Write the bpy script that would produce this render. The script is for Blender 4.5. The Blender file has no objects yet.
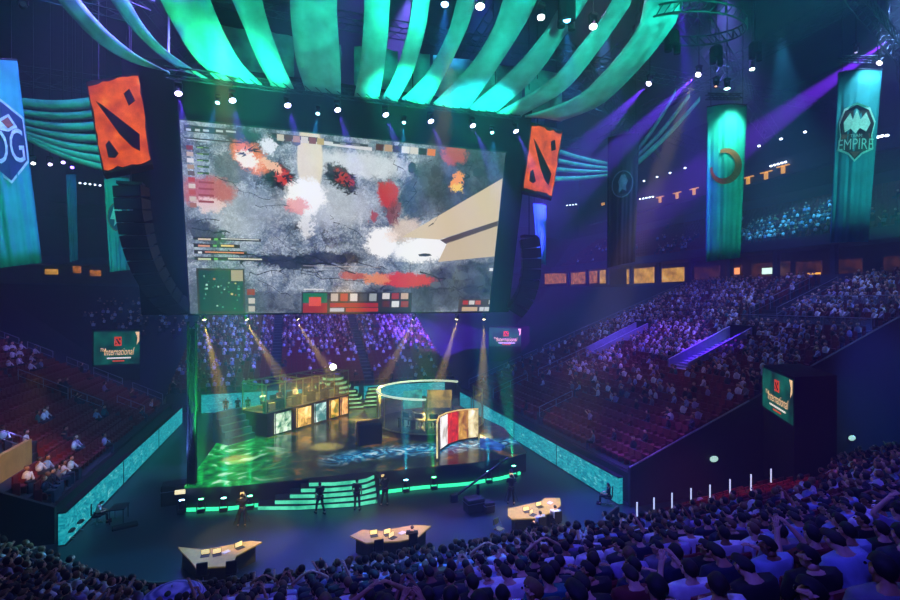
import bpy, math, random
from mathutils import Vector, Matrix
random.seed(7)
S = bpy.context.scene
COL = S.collection
PI = math.pi
# ------------------------------------------------------------------ camera numbers
TH = math.radians(18); SN, CS = math.sin(TH), math.cos(TH); F = 490.0; H = 11.5
def ray(px, py):
    r = (px-450)/F
    return Vector((SN+CS*r, CS-SN*r, -(py-300)/F))
def at(px, py, x=None, y=None, z=None, d=None):
    a = ray(px, py)
    t = d if d is not None else (x/a.x if x is not None else y/a.y if y is not None else (z-H)/a.z)
    return Vector((a.x*t, a.y*t, H+a.z*t))
def prj(p):
    d = SN*p[0]+CS*p[1]; r = CS*p[0]-SN*p[1]
    if d < .3: return (-9999, -9999, d)
    return (450+F*r/d, 300-F*(p[2]-H)/d, d)
# ------------------------------------------------------------------ materials
def lin(h):
    if isinstance(h, str):
        h = h.lstrip('#'); v = [int(h[i:i+2], 16)/255 for i in (0, 2, 4)]
    else: v = list(h)
    return tuple(((c+.055)/1.055)**2.4 if c > .04045 else c/12.92 for c in v)+(1,)
MATS = {}
def mat(name, col, rough=.7, metal=0, emit=None, es=1.0, var=.25, scale=6.0, bump=0, spec=.5, col2=None, trans=0, alpha=1):
    """principled material whose colour is varied by a noise texture"""
    if name in MATS: return MATS[name]
    m = bpy.data.materials.new(name); m.use_nodes = True
    nt = m.node_tree; N = nt.nodes; L = nt.links
    b = N['Principled BSDF']
    b.inputs['Roughness'].default_value = rough; b.inputs['Metallic'].default_value = metal
    b.inputs['Specular IOR Level'].default_value = spec
    c = lin(col)
    tc = N.new('ShaderNodeTexCoord'); nz = N.new('ShaderNodeTexNoise')
    nz.inputs['Scale'].default_value = scale; nz.inputs['Detail'].default_value = 4
    L.new(tc.outputs['Object'], nz.inputs['Vector'])
    rp = N.new('ShaderNodeValToRGB')
    c2 = lin(col2) if col2 else tuple(x*(1-var) for x in c[:3])+(1,)
    rp.color_ramp.elements[0].color = c2; rp.color_ramp.elements[0].position = .35
    rp.color_ramp.elements[1].color = c; rp.color_ramp.elements[1].position = .65
    L.new(nz.outputs['Fac'], rp.inputs['Fac'])
    L.new(rp.outputs['Color'], b.inputs['Base Color'])
    if emit:
        b.inputs['Emission Color'].default_value = lin(emit); b.inputs['Emission Strength'].default_value = es
        if emit == 'ramp': pass
    if trans: b.inputs['Transmission Weight'].default_value = trans
    if alpha < 1: b.inputs['Alpha'].default_value = alpha
    if bump:
        bp = N.new('ShaderNodeBump'); bp.inputs['Strength'].default_value = bump
        L.new(nz.outputs['Fac'], bp.inputs['Height']); L.new(bp.outputs['Normal'], b.inputs['Normal'])
    MATS[name] = m
    return m
def glow(name, c1, c2, scale=3.0, es=1.0, stretch=(1, 1, 1), lo=.35, hi=.65, c3=None, distort=0.0, space='Object'):
    """self-lit surface (LED tiles, lit picture panels) with a noise picture"""
    if name in MATS: return MATS[name]
    m = bpy.data.materials.new(name); m.use_nodes = True
    nt = m.node_tree; N = nt.nodes; L = nt.links
    b = N['Principled BSDF']; b.inputs['Base Color'].default_value = (.01, .01, .01, 1); b.inputs['Roughness'].default_value = .5
    tc = N.new('ShaderNodeTexCoord'); mp = N.new('ShaderNodeMapping'); mp.inputs['Scale'].default_value = stretch
    nz = N.new('ShaderNodeTexNoise'); nz.inputs['Scale'].default_value = scale; nz.inputs['Detail'].default_value = 6
    nz.inputs['Distortion'].default_value = distort
    L.new(tc.outputs[space], mp.inputs['Vector']); L.new(mp.outputs['Vector'], nz.inputs['Vector'])
    rp = N.new('ShaderNodeValToRGB'); e = rp.color_ramp.elements
    e[0].color = lin(c1); e[0].position = lo; e[1].color = lin(c2); e[1].position = hi
    if c3: k = e.new(min(1, hi+.12)); k.color = lin(c3)
    L.new(nz.outputs['Fac'], rp.inputs['Fac']); L.new(rp.outputs['Color'], b.inputs['Emission Color'])
    b.inputs['Emission Strength'].default_value = es
    MATS[name] = m
    return m
def lens_mat(name, col, es):
    return mat(name, '#ffffff', .3, emit=col, es=es)
# ------------------------------------------------------------------ mesh builder
class MB:
    def __init__(s): s.v = []; s.f = []; s.m = []; s.sm = []
    def add(s, vs, fs, mi=0, smooth=False):
        o = len(s.v); s.v += [Vector(p) for p in vs]
        for f in fs: s.f.append([i+o for i in f]); s.m.append(mi); s.sm.append(smooth)
        return s
    def box(s, c, sz, rz=0, mi=0, M=None):
        x, y, z = (k/2 for k in sz)
        vs = [Vector((a*x, b*y, d*z)) for d in (-1, 1) for a, b in ((-1, -1), (1, -1), (1, 1), (-1, 1))]
        R = M if M is not None else Matrix.Rotation(rz, 3, 'Z')
        vs = [R @ v+Vector(c) for v in vs]
        return s.add(vs, [(3, 2, 1, 0), (4, 5, 6, 7), (0, 1, 5, 4), (1, 2, 6, 5), (2, 3, 7, 6), (3, 0, 4, 7)], mi)
    def bev(s, c, sz, r, rz=0, mi=0):
        """box with chamfered vertical edges and top"""
        x, y, z = (k/2 for k in sz); r = min(r, x*.9, y*.9)
        ring = lambda k, zz: [Vector((a*(x-k), b*(y-k2), zz)) for a, b, k2 in ()]
        def oct_(xx, yy, zz, rr):
            return [(-xx+rr, -yy, zz), (xx-rr, -yy, zz), (xx, -yy+rr, zz), (xx, yy-rr, zz), (xx-rr, yy, zz), (-xx+rr, yy, zz), (-xx, yy-rr, zz), (-xx, -yy+rr, zz)]
        vs = oct_(x, y, -z, r)+oct_(x, y, z-r, r)+oct_(x-r*.6, y-r*.6, z, r)
        R = Matrix.Rotation(rz, 3, 'Z'); vs = [R @ Vector(v)+Vector(c) for v in vs]
        fs = [tuple(range(7, -1, -1)), tuple(range(16, 24))]
        for k in (0, 8):
            for i in range(8): j = (i+1) % 8; fs.append((k+i, k+j, k+8+j, k+8+i))
        return s.add(vs, fs, mi)
    def tube(s, p0, p1, r, n=8, r1=None, mi=0, cap=True):
        p0, p1 = Vector(p0), Vector(p1); r1 = r if r1 is None else r1
        d = (p1-p0)
        if d.length < 1e-6: return s
        d.normalize(); a = d.orthogonal().normalized(); b = d.cross(a)
        vs = []
        for p, rr in ((p0, r), (p1, r1)):
            for i in range(n):
                t = 2*PI*i/n; vs.append(p+(a*math.cos(t)+b*math.sin(t))*rr)
        fs = [(i, (i+1) % n, n+(i+1) % n, n+i) for i in range(n)]
        s.add(vs, fs, mi, True)
        if cap:
            s.add(vs[:n], [tuple(range(n-1, -1, -1))], mi); s.add(vs[n:], [tuple(range(n))], mi)
        return s
    def path(s, pts, r, n=6, mi=0):
        for a, b in zip(pts, pts[1:]): s.tube(a, b, r, n, mi=mi)
        return s
    def quad(s, *p, mi=0): return s.add(p, [tuple(range(len(p)))], mi)
    def prism(s, poly, z0, z1, mi=0):
        n = len(poly)
        ar = sum(poly[i][0]*poly[(i+1) % n][1]-poly[(i+1) % n][0]*poly[i][1] for i in range(n))
        if ar < 0: poly = poly[::-1]
        vs = [(p[0], p[1], z0) for p in poly]+[(p[0], p[1], z1) for p in poly]
        fs = [tuple(range(n-1, -1, -1)), tuple(range(n, 2*n))]+[(i, (i+1) % n, n+(i+1) % n, n+i) for i in range(n)]
        return s.add(vs, fs, mi)
    def wall(s, pts, z0, z1, th=.1, mi=0):
        """upright wall of thickness th along a plan polyline; z0/z1 may be lists"""
        n = len(pts); P = [Vector((p[0], p[1])) for p in pts]
        g = lambda z, i: z[i] if isinstance(z, (list, tuple)) else z
        nr = []
        for i in range(n):
            a = P[max(0, i-1)]; b = P[min(n-1, i+1)]; d = (b-a).normalized(); nr.append(Vector((-d.y, d.x)))
        vs = []
        for i in range(n):
            for sd in (-.5, .5):
                q = P[i]+nr[i]*th*sd
                vs += [(q.x, q.y, g(z0, i)), (q.x, q.y, g(z1, i))]
        fs = []
        for i in range(n-1):
            o = i*4; k = o+4
            fs += [(o, k, k+1, o+1), (o+2, o+3, k+3, k+2), (o+1, k+1, k+3, o+3), (o, o+2, k+2, k)]
        fs += [(0, 1, 3, 2), ((n-1)*4, (n-1)*4+2, (n-1)*4+3, (n-1)*4+1)]
        return s.add(vs, fs, mi)
    def ball(s, c, r, n=8, m=6, mi=0, sc=(1, 1, 1)):
        vs = [(0, 0, 1)]+[(math.sin(PI*j/m)*math.cos(2*PI*i/n), math.sin(PI*j/m)*math.sin(2*PI*i/n), math.cos(PI*j/m)) for j in range(1, m) for i in range(n)]+[(0, 0, -1)]
        vs = [Vector((v[0]*r*sc[0], v[1]*r*sc[1], v[2]*r*sc[2]))+Vector(c) for v in vs]
        fs = [(0, 1+i, 1+(i+1) % n) for i in range(n)]
        for j in range(m-2):
            for i in range(n):
                a = 1+j*n+i; b = 1+j*n+(i+1) % n; fs.append((a, a+n, b+n, b))
        e = len(vs)-1
        fs += [(e, 1+(m-2)*n+(i+1) % n, 1+(m-2)*n+i) for i in range(n)]
        return s.add(vs, fs, mi, True)
    def mesh(s, name, mats, off=Vector((0, 0, 0))):
        me = bpy.data.meshes.new(name)
        me.from_pydata([tuple(v-off) for v in s.v], [], s.f)
        mats = mats if isinstance(mats, (list, tuple)) else [mats]
        for m in mats: me.materials.append(m)
        me.polygons.foreach_set('material_index', s.m); me.polygons.foreach_set('use_smooth', s.sm)
        me.update(); return me
    def build(s, name, mats, parent=None, world=True, loc=None):
        if parent is not None:
            off = Vector((0, 0, 0))
            if world:
                q = parent
                while q: off += Vector(q.location); q = q.parent
            o = bpy.data.objects.new(name, s.mesh(name, mats, off)); COL.objects.link(o); o.parent = parent
        else:
            if loc is None:
                xs = [v.x for v in s.v]; ys = [v.y for v in s.v]; zs = [v.z for v in s.v]
                loc = Vector(((min(xs)+max(xs))/2, (min(ys)+max(ys))/2, min(zs)))
            loc = Vector(loc)
            o = bpy.data.objects.new(name, s.mesh(name, mats, loc)); COL.objects.link(o); o.location = loc
        return o
def tag(o, label=None, cat=None, group=None, kind=None):
    if label: o['label'] = label
    if cat: o['category'] = cat
    if group: o['group'] = group
    if kind: o['kind'] = kind
    return o
def thing(name, label, cat, loc=(0, 0, 0), rz=0, group=None):
    o = bpy.data.objects.new(name, None); COL.objects.link(o); o.empty_display_size = .2
    o.location = Vector(loc); o.rotation_euler = (0, 0, rz)
    return tag(o, label, cat, group)
def struct(mb, name, m, label, cat='structure'):
    return tag(mb.build(name, m), label, cat, kind='structure')
def copy_tree(o, parent=None):
    c = o.copy(); COL.objects.link(c); c.parent = parent
    for ch in list(o.children): copy_tree(ch, c)
    return c
def textmesh(txt, size, depth=.01, spacing=1.0, shear=0):
    cu = bpy.data.curves.new('t', 'FONT'); cu.body = txt; cu.size = size; cu.extrude = depth; cu.align_x = 'CENTER'; cu.align_y = 'CENTER'
    cu.space_character = spacing; cu.shear = shear; cu.resolution_u = 3
    o = bpy.data.objects.new('t', cu); COL.objects.link(o)
    bpy.context.view_layer.update()
    me = bpy.data.meshes.new_from_object(o.evaluated_get(bpy.context.evaluated_depsgraph_get()))
    vs = [v.co.copy() for v in me.vertices]; fs = [tuple(p.vertices) for p in me.polygons]
    bpy.data.objects.remove(o); bpy.data.meshes.remove(me)
    return vs, fs
def spot(name, loc, target, power, col, ang=20, blend=.3, size=.08, gobo=None):
    l = bpy.data.lights.new(name, 'SPOT'); l.energy = power; l.color = lin(col)[:3]; l.spot_size = math.radians(ang); l.spot_blend = blend
    l.shadow_soft_size = size
    o = bpy.data.objects.new(name, l); COL.objects.link(o); o.location = Vector(loc)
    o.rotation_euler = (Vector(target)-Vector(loc)).to_track_quat('-Z', 'Y').to_euler()
    if gobo:
        l.use_nodes = True; N = l.node_tree.nodes; L = l.node_tree.links; em = N['Emission']
        tc = N.new('ShaderNodeTexCoord'); nz = N.new('ShaderNodeTexNoise'); nz.inputs['Scale'].default_value = gobo; nz.inputs['Detail'].default_value = 5
        nz.inputs['Distortion'].default_value = 1.5
        rp = N.new('ShaderNodeValToRGB'); rp.color_ramp.elements[0].position = .38; rp.color_ramp.elements[1].position = .62
        rp.color_ramp.elements[0].color = (.3, .3, .3, 1); rp.color_ramp.elements[1].color = (2.0, 2.0, 2.0, 1)
        L.new(tc.outputs['Normal'], nz.inputs['Vector']); L.new(nz.outputs['Fac'], rp.inputs['Fac']); L.new(rp.outputs['Color'], em.inputs['Color'])
    return o
def area(name, loc, target, power, col, sx, sy):
    l = bpy.data.lights.new(name, 'AREA'); l.shape = 'RECTANGLE'; l.size = sx; l.size_y = sy; l.energy = power; l.color = lin(col)[:3]
    o = bpy.data.objects.new(name, l); COL.objects.link(o); o.location = Vector(loc)
    o.rotation_euler = (Vector(target)-Vector(loc)).to_track_quat('-Z', 'Y').to_euler()
    return o
# common materials
BLACK = mat('black_cloth', '#0a0b0f', .9, scale=3)
DARK = mat('dark_paint', '#14161c', .6, scale=3)
CONC = mat('dark_concrete', '#2e2f3a', .85, scale=1.5)
STEEL = mat('rail_steel', '#9aa0b0', .35, .8)
TRUSSM = mat('truss_metal', '#3b4048', .5, .6)
FLOORM = mat('arena_floor', '#222a38', .42, scale=.35, var=.3)
SEATM = mat('maroon_seat', '#7a1826', .6, scale=9)
WHITE = mat('white_paint', '#d8d8d8', .6)
TAN = mat('tan_table', '#b89a4c', .5, scale=10)
GLASS = mat('booth_glass', '#b8d0c8', .06, alpha=.13)
LED_TEAL = glow('teal_led', '#06809a', '#28c4d0', 2.2, .8, (1, 1, 2.6), .35, .6, '#a8f0f0', 1.5)
# ------------------------------------------------------------------ shell of the arena
XL, XR, YF, YB = -42.0, 50.0, 88.0, -6.0
struct(MB().box((6, 40, -.15), (140, 140, .3)), 'floor', FLOORM, 'dark blue-grey arena floor around the stage', 'floor')
CEILM = mat('roof_deck', '#2a2d3c', .9, scale=.6)
struct(MB().box((6, 45, 42.15), (150, 150, .3)), 'ceiling', CEILM, 'dark arena roof high above the stands', 'ceiling')
WALLM = mat('arena_wall', '#2c2d45', .9, scale=.4)
struct(MB().box((68.2, 45, 21), (.4, 150, 42)), 'wall_right', WALLM, 'dark outer wall behind the upper tier on the right', 'wall')
struct(MB().box((-60.2, 45, 21), (.4, 150, 42)), 'wall_left', WALLM, 'dark outer wall behind the upper tier on the left', 'wall')
struct(MB().box((6, 106.2, 21), (130, .4, 42)), 'wall_far', WALLM, 'dark outer wall at the far end', 'wall')
struct(MB().box((6, -10, 21), (130, .4, 42)), 'wall_near', WALLM, 'dark wall behind the camera end', 'wall')

# terraces ---------------------------------------------------------------
ROW = .85
def terrace(name, p0, along, out, n, z0, rise, length, label, m=CONC, depth_=ROW):
    """stepped bank: p0 front corner, along unit vec, out unit vec"""
    b = MB(); a = Vector(along).to_3d(); o = Vector(out).to_3d(); p0 = Vector((p0[0], p0[1], 0))
    for k in range(n):
        q0 = p0+o*depth_*k; q1 = q0+o*depth_; z = z0+rise*k; zl = z-rise-.05 if k else 0
        A, B = q0, q0+a*length; C, D = q1+a*length, q1
        up = Vector((0, 0, z)); lo = Vector((0, 0, zl))
        b.quad(A+lo, B+lo, B+up, A+up); b.quad(A+up, B+up, C+up, D+up)
    e = p0+o*depth_*n
    b.quad(e, e+a*length, e+a*length+Vector((0, 0, z)), e+Vector((0, 0, z)))
    for w in (Vector((0, 0, 0)), a*length):          # stepped side walls
        for k in range(n):
            q0 = p0+o*depth_*k+w; q1 = q0+o*depth_; z = z0+rise*k
            b.quad(q0, q1, q1+Vector((0, 0, z)), q0+Vector((0, 0, z)))
    return struct(b, name, m, label, 'seating bank')
RX0, RZ0, RS = 18.4, 1.75, .37        # right bank
LX0, LZ0, LS = -10.9, 1.75, .50       # left bank (runs towards -X)
FY0, FZ0, FS = 56.0, 1.9, .37         # far bank
nR = int((XR-RX0)/ROW); nL = 16; nF = int((YF-FY0)/ROW)
terrace('trim_1', (RX0, 23.0), (0, 1), (1, 0), nR, RZ0, RS*ROW, 28.5, 'stepped concrete bank under the right-hand seats')
terrace('trim_2', (LX0, 28.0), (0, 1), (-1, 0), nL, LZ0, LS*ROW, 24.0, 'stepped concrete bank under the left-hand seats')
terrace('trim_3', (-12.0, FY0), (1, 0), (0, 1), nF, FZ0, FS*ROW, 31.0, 'stepped concrete bank under the far seats')
# front walls of the banks above the LED boards
struct(MB().box((RX0-.1, 37.2, .85), (.3, 28.6, 1.7)), 'trim_4', BLACK, 'black front wall of the right-hand bank', 'wall')
struct(MB().box((LX0+.12, 40, .85), (.24, 24, 1.7)), 'trim_5', BLACK, 'black front wall of the left-hand bank', 'wall')
# black end wall of the right bank, facing the camera
b = MB(); b.wall([(17.9, 22.85), (XR, 22.85)], 0, [2.15, 2.15+RS*(XR-RX0)], .2)
ENDW = mat('end_wall', '#22252f', .8)
struct(b, 'trim_6', ENDW, 'black side wall closing the near end of the right-hand bank', 'wall')
b = MB(); b.path([(17.9, 22.8, 2.2), (26.6, 22.8, 2.2+RS*8.5)], .05)
tag(b.build('edge_rail', STEEL), 'thin pale rail along the top of the black side wall of the right bank', 'rail')
# corner banks: dark covered slopes between the banks
COVER = mat('covered_corner', '#20223a', .9, scale=.6)
b = MB()
b.add([(19.2, 55.6, 1.2), (18.4, 51.6, 1.2), (XR, 51.6, 13.2), (XR, YF, 14.2), (19.2, YF, 13.4)], [(0, 1, 2, 3), (0, 3, 4)])
struct(b, 'trim_7', COVER, 'dark covered corner bank at the far right', 'seating bank')
b = MB()
b.add([(-12.2, 55.6, 1.2), (-11.2, 52.2, 1.2), (-24.6, 52.2, 8.2), (XL, 52.2, 12.2), (XL, YF, 14), (-12.2, YF, 13.4)], [(0, 5, 4, 3, 2, 1)])
struct(b, 'trim_8', COVER, 'dark covered corner bank at the far left', 'seating bank')
b = MB()
b.add([(-24.7, 28, 8.4), (-24.7, 52.2, 8.4), (XL, 52.2, 12.4), (XL, 28, 12.4)], [(0, 1, 2, 3)])
b.box((-24.7, 40, 8.9), (.2, 24, 1.1))
struct(b, 'trim_9', COVER, 'dark upper walkway above the left-hand bank', 'seating bank')

# suites ring + upper tiers ------------------------------------------------
FASC = mat('fascia', '#3c4258', .7, scale=.8)
UPC = mat('upper_concrete', '#2e3048', .9, scale=.5)
SUITEW = mat('suite_wall', '#4a3a34', .9, scale=1)
def ring(name, z0, z1, inset, m, lab):
    for i, (c, sz) in enumerate((((XR+inset, 41, (z0+z1)/2), (.4, 94, z1-z0)), (((XL+XR)/2, YF+inset, (z0+z1)/2), (XR-XL, .4, z1-z0)), ((XL-inset, 41, (z0+z1)/2), (.4, 94, z1-z0)))):
        struct(MB().box(c, sz), 'trim_%d' % (name+i), m, lab+(' on the right', ' at the far end', ' on the left')[i], 'fascia')
ring(10, 12.6, 14.0, 0, FASC, 'grey parapet below the suites')
ring(13, 16.9, 18.0, 0, FASC, 'grey balcony front above the suites')
ring(16, 14.0, 16.9, 4.0, SUITEW, 'brown back wall of the suites')
for i, (c, sz) in enumerate((((XR+6.7, 41, 16.95), (14, 94, .1)), ((4, YF+6.7, 16.95), (92, 14, .1)), ((XL-6.7, 41, 16.95), (14, 94, .1)),
                            ((XR+2, 41, 13.9), (4.2, 94, .1)), ((4, YF+2, 13.9), (92, 4.2, .1)), ((XL-2, 41, 13.9), (4.2, 94, .1)))):
    struct(MB().box(c, sz), 'trim_%d' % (19+i), UPC, 'concrete slab %s the suites %s' % (('above', 'below')[i//3], ('on the right', 'at the far end', 'on the left')[i % 3]), 'slab')
def slope(n, pts, lab):
    struct(MB().add(pts, [(0, 1, 2, 3)]), 'trim_%d' % n, UPC, lab, 'seating bank')
slope(25, [(XR+.5, -6, 17.3), (XR+.5, YF, 17.3), (XR+14, YF+14, 26), (XR+14, -6, 26)], 'dark upper tier on the right')
slope(26, [(XL-.5, YF+.5, 17.3), (XR+.5, YF+.5, 17.3), (XR+14, YF+14, 26), (XL-14, YF+14, 26)], 'dark upper tier at the far end')
slope(27, [(XL-.5, -6, 17.3), (XL-.5, YF, 17.3), (XL-14, YF+14, 26), (XL-14, -6, 26)], 'dark upper tier on the left')
# high press gallery with amber lamps
struct(MB().box((XR+14, 41, 29.6), (1.2, 110, 2.4)), 'trim_28', FASC, 'grey underside of the high gallery on the right', 'gallery')
struct(MB().box((6, YF+14, 29.6), (92, 1.2, 2.4)), 'trim_29', FASC, 'grey underside of the high gallery at the far end', 'gallery')
AMB = mat('amber_lamp', '#ffcf70', .5, emit='#ffb347', es=.8)
BLUEW = mat('cold_lamp', '#dfe8ff', .4, emit='#cfe0ff', es=5)
for i, (px, py) in enumerate([(660, 200), (677, 196), (694, 192), (748, 181), (766, 176), (783, 170)]):
    p = at(px, py, x=XR+13.2)
    t = thing('wall_lamp', 'small amber lamp on the high gallery front, %s' % ('seen between the dark and the orange-crescent banners' if px < 705 else 'seen between the orange-crescent and the shield banners'), 'lamp', p, group='amber gallery lamps ' + ('left of the crescent banner' if px < 705 else 'right of the crescent banner'))
    MB().box(p, (.25, .45, .9)).build('lamp_shade', AMB, t); MB().box(p+Vector((0, 0, .55)), (.35, 1.7, .1)).build('bracket', AMB, t)
for i, (px, py) in enumerate([(603, 204), (610, 201)]):
    p = at(px, py, x=XR+13.2)
    tag(MB().box(p, (.25, .9, .5)).build('wall_lamp', AMB), 'amber lamp cluster on the gallery beside the dark banner', 'lamp', group='amber lamps beside the dark banner')
def lampdots(pts, x, lab, grp):
    for px, py in pts:
        p = at(px, py, x=x)
        tag(MB().ball(p, .17, 8, 5, sc=(1, 1.2, .8)).build('ceiling_light', BLUEW), lab, 'light', group=grp)
lampdots([(640+3.2*i, 199-.55*i) for i in range(5)], XR+13, 'one of five tiny white floodlights in a row right of the dark banner', 'floodlights right of the dark banner')
lampdots([(771+3.6*i, 166-1.0*i) for i in range(5)], XR+13, 'one of five tiny white floodlights in a row right of the crescent banner', 'floodlights right of the crescent banner')
lampdots([(567+3*i, 205.5-.4*i) for i in range(4)], XR+13, 'one of four tiny white floodlights in a row left of the dark banner', 'floodlights left of the dark banner')
lampdots([(644, 181), (657, 177), (670, 173), (685, 168), (759, 146), (781, 139), (805, 132)], XR+8, 'single small white lamp under the roof between the hanging banners', 'single lamps under the roof')
lampdots([(882, 136), (887, 135.5), (878, 137)], XR+8, 'one of three small white lamps right of the shield banner', 'lamps right of the shield banner')
lampdots([(80+5*i, 183+.6*i) for i in range(5)], XR*0-30, 'one of five tiny white floodlights in a row under the left swags', 'floodlights under the left swags')
# suites lit windows
def suite(px0, px1, y0, y1, wallx=None, wally=None, m=None, lab='', grp=None, n=[0]):
    n[0] += 1
    b = MB()
    if wallx: a, c = at(px0, y0, x=wallx), at(px1, y1, x=wallx); b.box(((a.x+c.x)/2, (a.y+c.y)/2, (a.z+c.z)/2), (.12, abs(a.y-c.y), abs(a.z-c.z)))
    else: a, c = at(px0, y0, y=wally), at(px1, y1, y=wally); b.box(((a.x+c.x)/2, (a.y+c.y)/2, (a.z+c.z)/2), (abs(a.x-c.x), .12, abs(a.z-c.z)))
    struct(b, 'window_%d' % n[0], m, lab, 'window')
W1 = glow('suite_warm', '#7a3f12', '#ff9b35', 1.6, .55, lo=.35, hi=.6, c3='#ffd080')
W2 = glow('suite_yellow', '#a8701e', '#ffbf50', 1.0, .75, lo=.3, hi=.6, c3='#ffe0a0')
W3 = glow('suite_dim', '#2a1a12', '#8a4a28', 1.2, .35, lo=.35, hi=.7, c3='#d98440')
suite(545, 566, 271, 283, wallx=XR+3.7, m=W1, lab='orange-lit suite window just right of the screen')
suite(569, 597, 270, 283, wallx=XR+3.7, m=W1, lab='orange-lit wide suite window left of the dark banner')
suite(600, 609, 270, 283, wallx=XR+3.7, m=W2, lab='narrow yellow-lit suite window at the dark banner')
suite(627, 654, 269.5, 283, wallx=XR+3.7, m=W2, lab='bright yellow-lit suite window right of the dark banner')
suite(660, 684, 269, 282, wallx=XR+3.7, m=W2, lab='bright yellow-lit suite window with a small dark picture')
suite(690, 720, 268, 283, wallx=XR+3.7, m=W3, lab='dim brown suite window under the crescent banner')
suite(726, 742, 266, 277, wallx=XR+3.7, m=W3, lab='dim suite window right of the crescent banner')
suite(752, 790, 264, 282, wallx=XR+3.7, m=W3, lab='dim suite window with a small bright screen')
suite(796, 822, 262, 281, wallx=XR+3.7, m=W3, lab='suite window with a low amber lamp')
suite(832, 862, 260, 280, wallx=XR+3.7, m=W3, lab='dim reddish suite window under the shield banner')
suite(884, 905, 257, 281, wallx=XR+3.7, m=W3, lab='dim suite window at the right edge')
suite(45, 58, 269, 274.5, wally=YF+3.7, m=W2, lab='bright amber window right of the tall left banner')
suite(73, 81, 266, 273, wally=YF+3.7, m=W1, lab='small amber window below the narrow teal banner')
suite(90, 101, 270, 276, wally=YF+3.7, m=W1, lab='amber window left of the emblem banner')
for px, py, w, h, c in ((767, 271, 1.2, .7, '#d8fff0'), (814, 276, 1.3, .7, '#ffb040'), (737, 271, .7, .8, '#ffa060')):
    p = at(px, py, x=XR+2.6)
    tag(MB().box(p, (.1, w, h)).build('monitor', mat('mon'+c, c, .5, emit=c, es=1.4)), 'small glowing screen inside the suites at the %s' % ('teal one' if px == 767 else 'amber one' if px == 814 else 'orange one'), 'screen')
# pillars between suites
for i, Y in enumerate(range(4, 88, 6)):
    struct(MB().box((XR+.6, Y, 15.45), (.5, .5, 2.95)), 'trim_%d' % (40+i), FASC, 'grey post between suites on the right', 'post')
# white name boards on the parapet
for px0, px1, y0, y1, lab in ((700, 716, 288, 297, 'small pale board on the parapet under the crescent banner'), (810, 835, 287, 298, 'larger pale board with a round grey mark on the parapet')):
    a, c = at(px0, y0, x=XR-1.4), at(px1, y1, x=XR-1.4)
    t = thing('sign_board', lab, 'sign', ((a.x+c.x)/2, (a.y+c.y)/2, c.z))
    SB = mat('sign_face', '#b9c4d8', .6, emit='#8fa0c0', es=.35)
    MB().box(((a.x+c.x)/2, (a.y+c.y)/2, (a.z+c.z)/2), (.12, abs(a.y-c.y), abs(a.z-c.z))).build('panel', SB, t)
    if px0 == 810:
        m_ = Vector(((a.x+c.x)/2-.08, (a.y+c.y)/2, (a.z+c.z)/2)); b = MB(); b.tube(m_, m_+Vector((-.02, 0, 0)), .38, 20); b.build('emblem', mat('grey_mark', '#56607a', .6), t)
    else:
        vs, fs = textmesh('Bud', .42); M_ = Matrix(((0, 0, 1), (-1, 0, 0), (0, 1, 0))); m_ = Vector(((a.x+c.x)/2-.09, (a.y+c.y)/2, (a.z+c.z)/2-.1))
        MB().box(m_+Vector((0, 0, -.08)), (.02, 1.0, .12)).build('emblem', mat('grey_mark', '#56607a', .6), t)
# ------------------------------------------------------------------ LED boards round the floor
def ledwall(pts, z1, lab, th=.25):
    t = thing('led_board', lab, 'LED board', (pts[0][0], pts[0][1], 0))
    MB().wall(pts, .05, z1, th).build('screen', LED_TEAL, t)
    MB().wall(pts, z1, z1+.06, th+.1).build('cap_rail', DARK, t); MB().wall(pts, 0, .05, th+.1).build('plinth', DARK, t)
    for a, c in zip(pts, pts[1:]):
        n = max(1, int((Vector(c)-Vector(a)).length/6)); bb = MB()
        for k in range(1, n):
            q = Vector(a).lerp(Vector(c), k/n); bb.box((q.x, q.y, z1/2), (th+.06, .04, z1-.1) if abs(a[0]-c[0]) < 1 else (.04, th+.06, z1-.1))
        if n > 1: bb.build('seam', DARK, t)
ledwall([(17.62, 23.2), (17.62, 50.3)], 1.5, 'long teal lit board along the foot of the right-hand bank')
ledwall([(-10.2, 27.4), (-9.75, 51.2)], 1.5, 'long teal lit board along the foot of the left-hand bank')
ledwall([(-8.6, 55.0), (-1.0, 55.2)], 1.9, 'short teal lit board at the far left corner behind the stage')
ledwall([(-.5, 55.2), (7.2, 55.2)], 1.9, 'teal lit board behind the left booth')
ledwall([(7.8, 55.2), (17.2, 55.0)], 1.9, 'teal lit board behind the right booth')
# ------------------------------------------------------------------ near bank with curved rows
def wX(X): return .16*(X-12) if X > 12 else (.85*(-4-X) if X < -4 else 0)
def wS(X): return .16 if X > 12 else (-.85 if X < -4 else 0)
def nearpt(X, D): return Vector((X, 19.3-D+wX(X), .65+.4875*(D-.8)))
XS = [-24+1.0*i for i in range(75)]
NR = 24
b = MB()
for k in range(NR):
    D0 = .35+ROW*k; D1 = D0+ROW; z = .65+.4875*(D0+.45-.8); zl = z-.46 if k else 0
    for xa, xb in zip(XS, XS[1:]):
        if xa > 17 and False: continue
        A, B = nearpt(xa, D0), nearpt(xb, D0); C, D_ = nearpt(xb, D1), nearpt(xa, D1)
        if A.y > 22.7 and xa > 17: continue
        for q in (A, B, C, D_): q.z = z
        if z > 10.4: continue
        lo = lambda q: Vector((q.x, q.y, zl))
        b.quad(lo(B), lo(A), A, B); b.quad(A, D_, C, B)
struct(b, 'trim_60', CONC, 'stepped concrete bank under the nearest spectators', 'seating bank')
bp = [at(px, py, z=1.15) for px, py in ((30, 553), (90, 572), (150, 583), (220, 582), (300, 573), (380, 561), (450, 551), (520, 543), (565, 536), (600, 522), (618, 506))]
bp = [(p.x, p.y) for p in bp]
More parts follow.
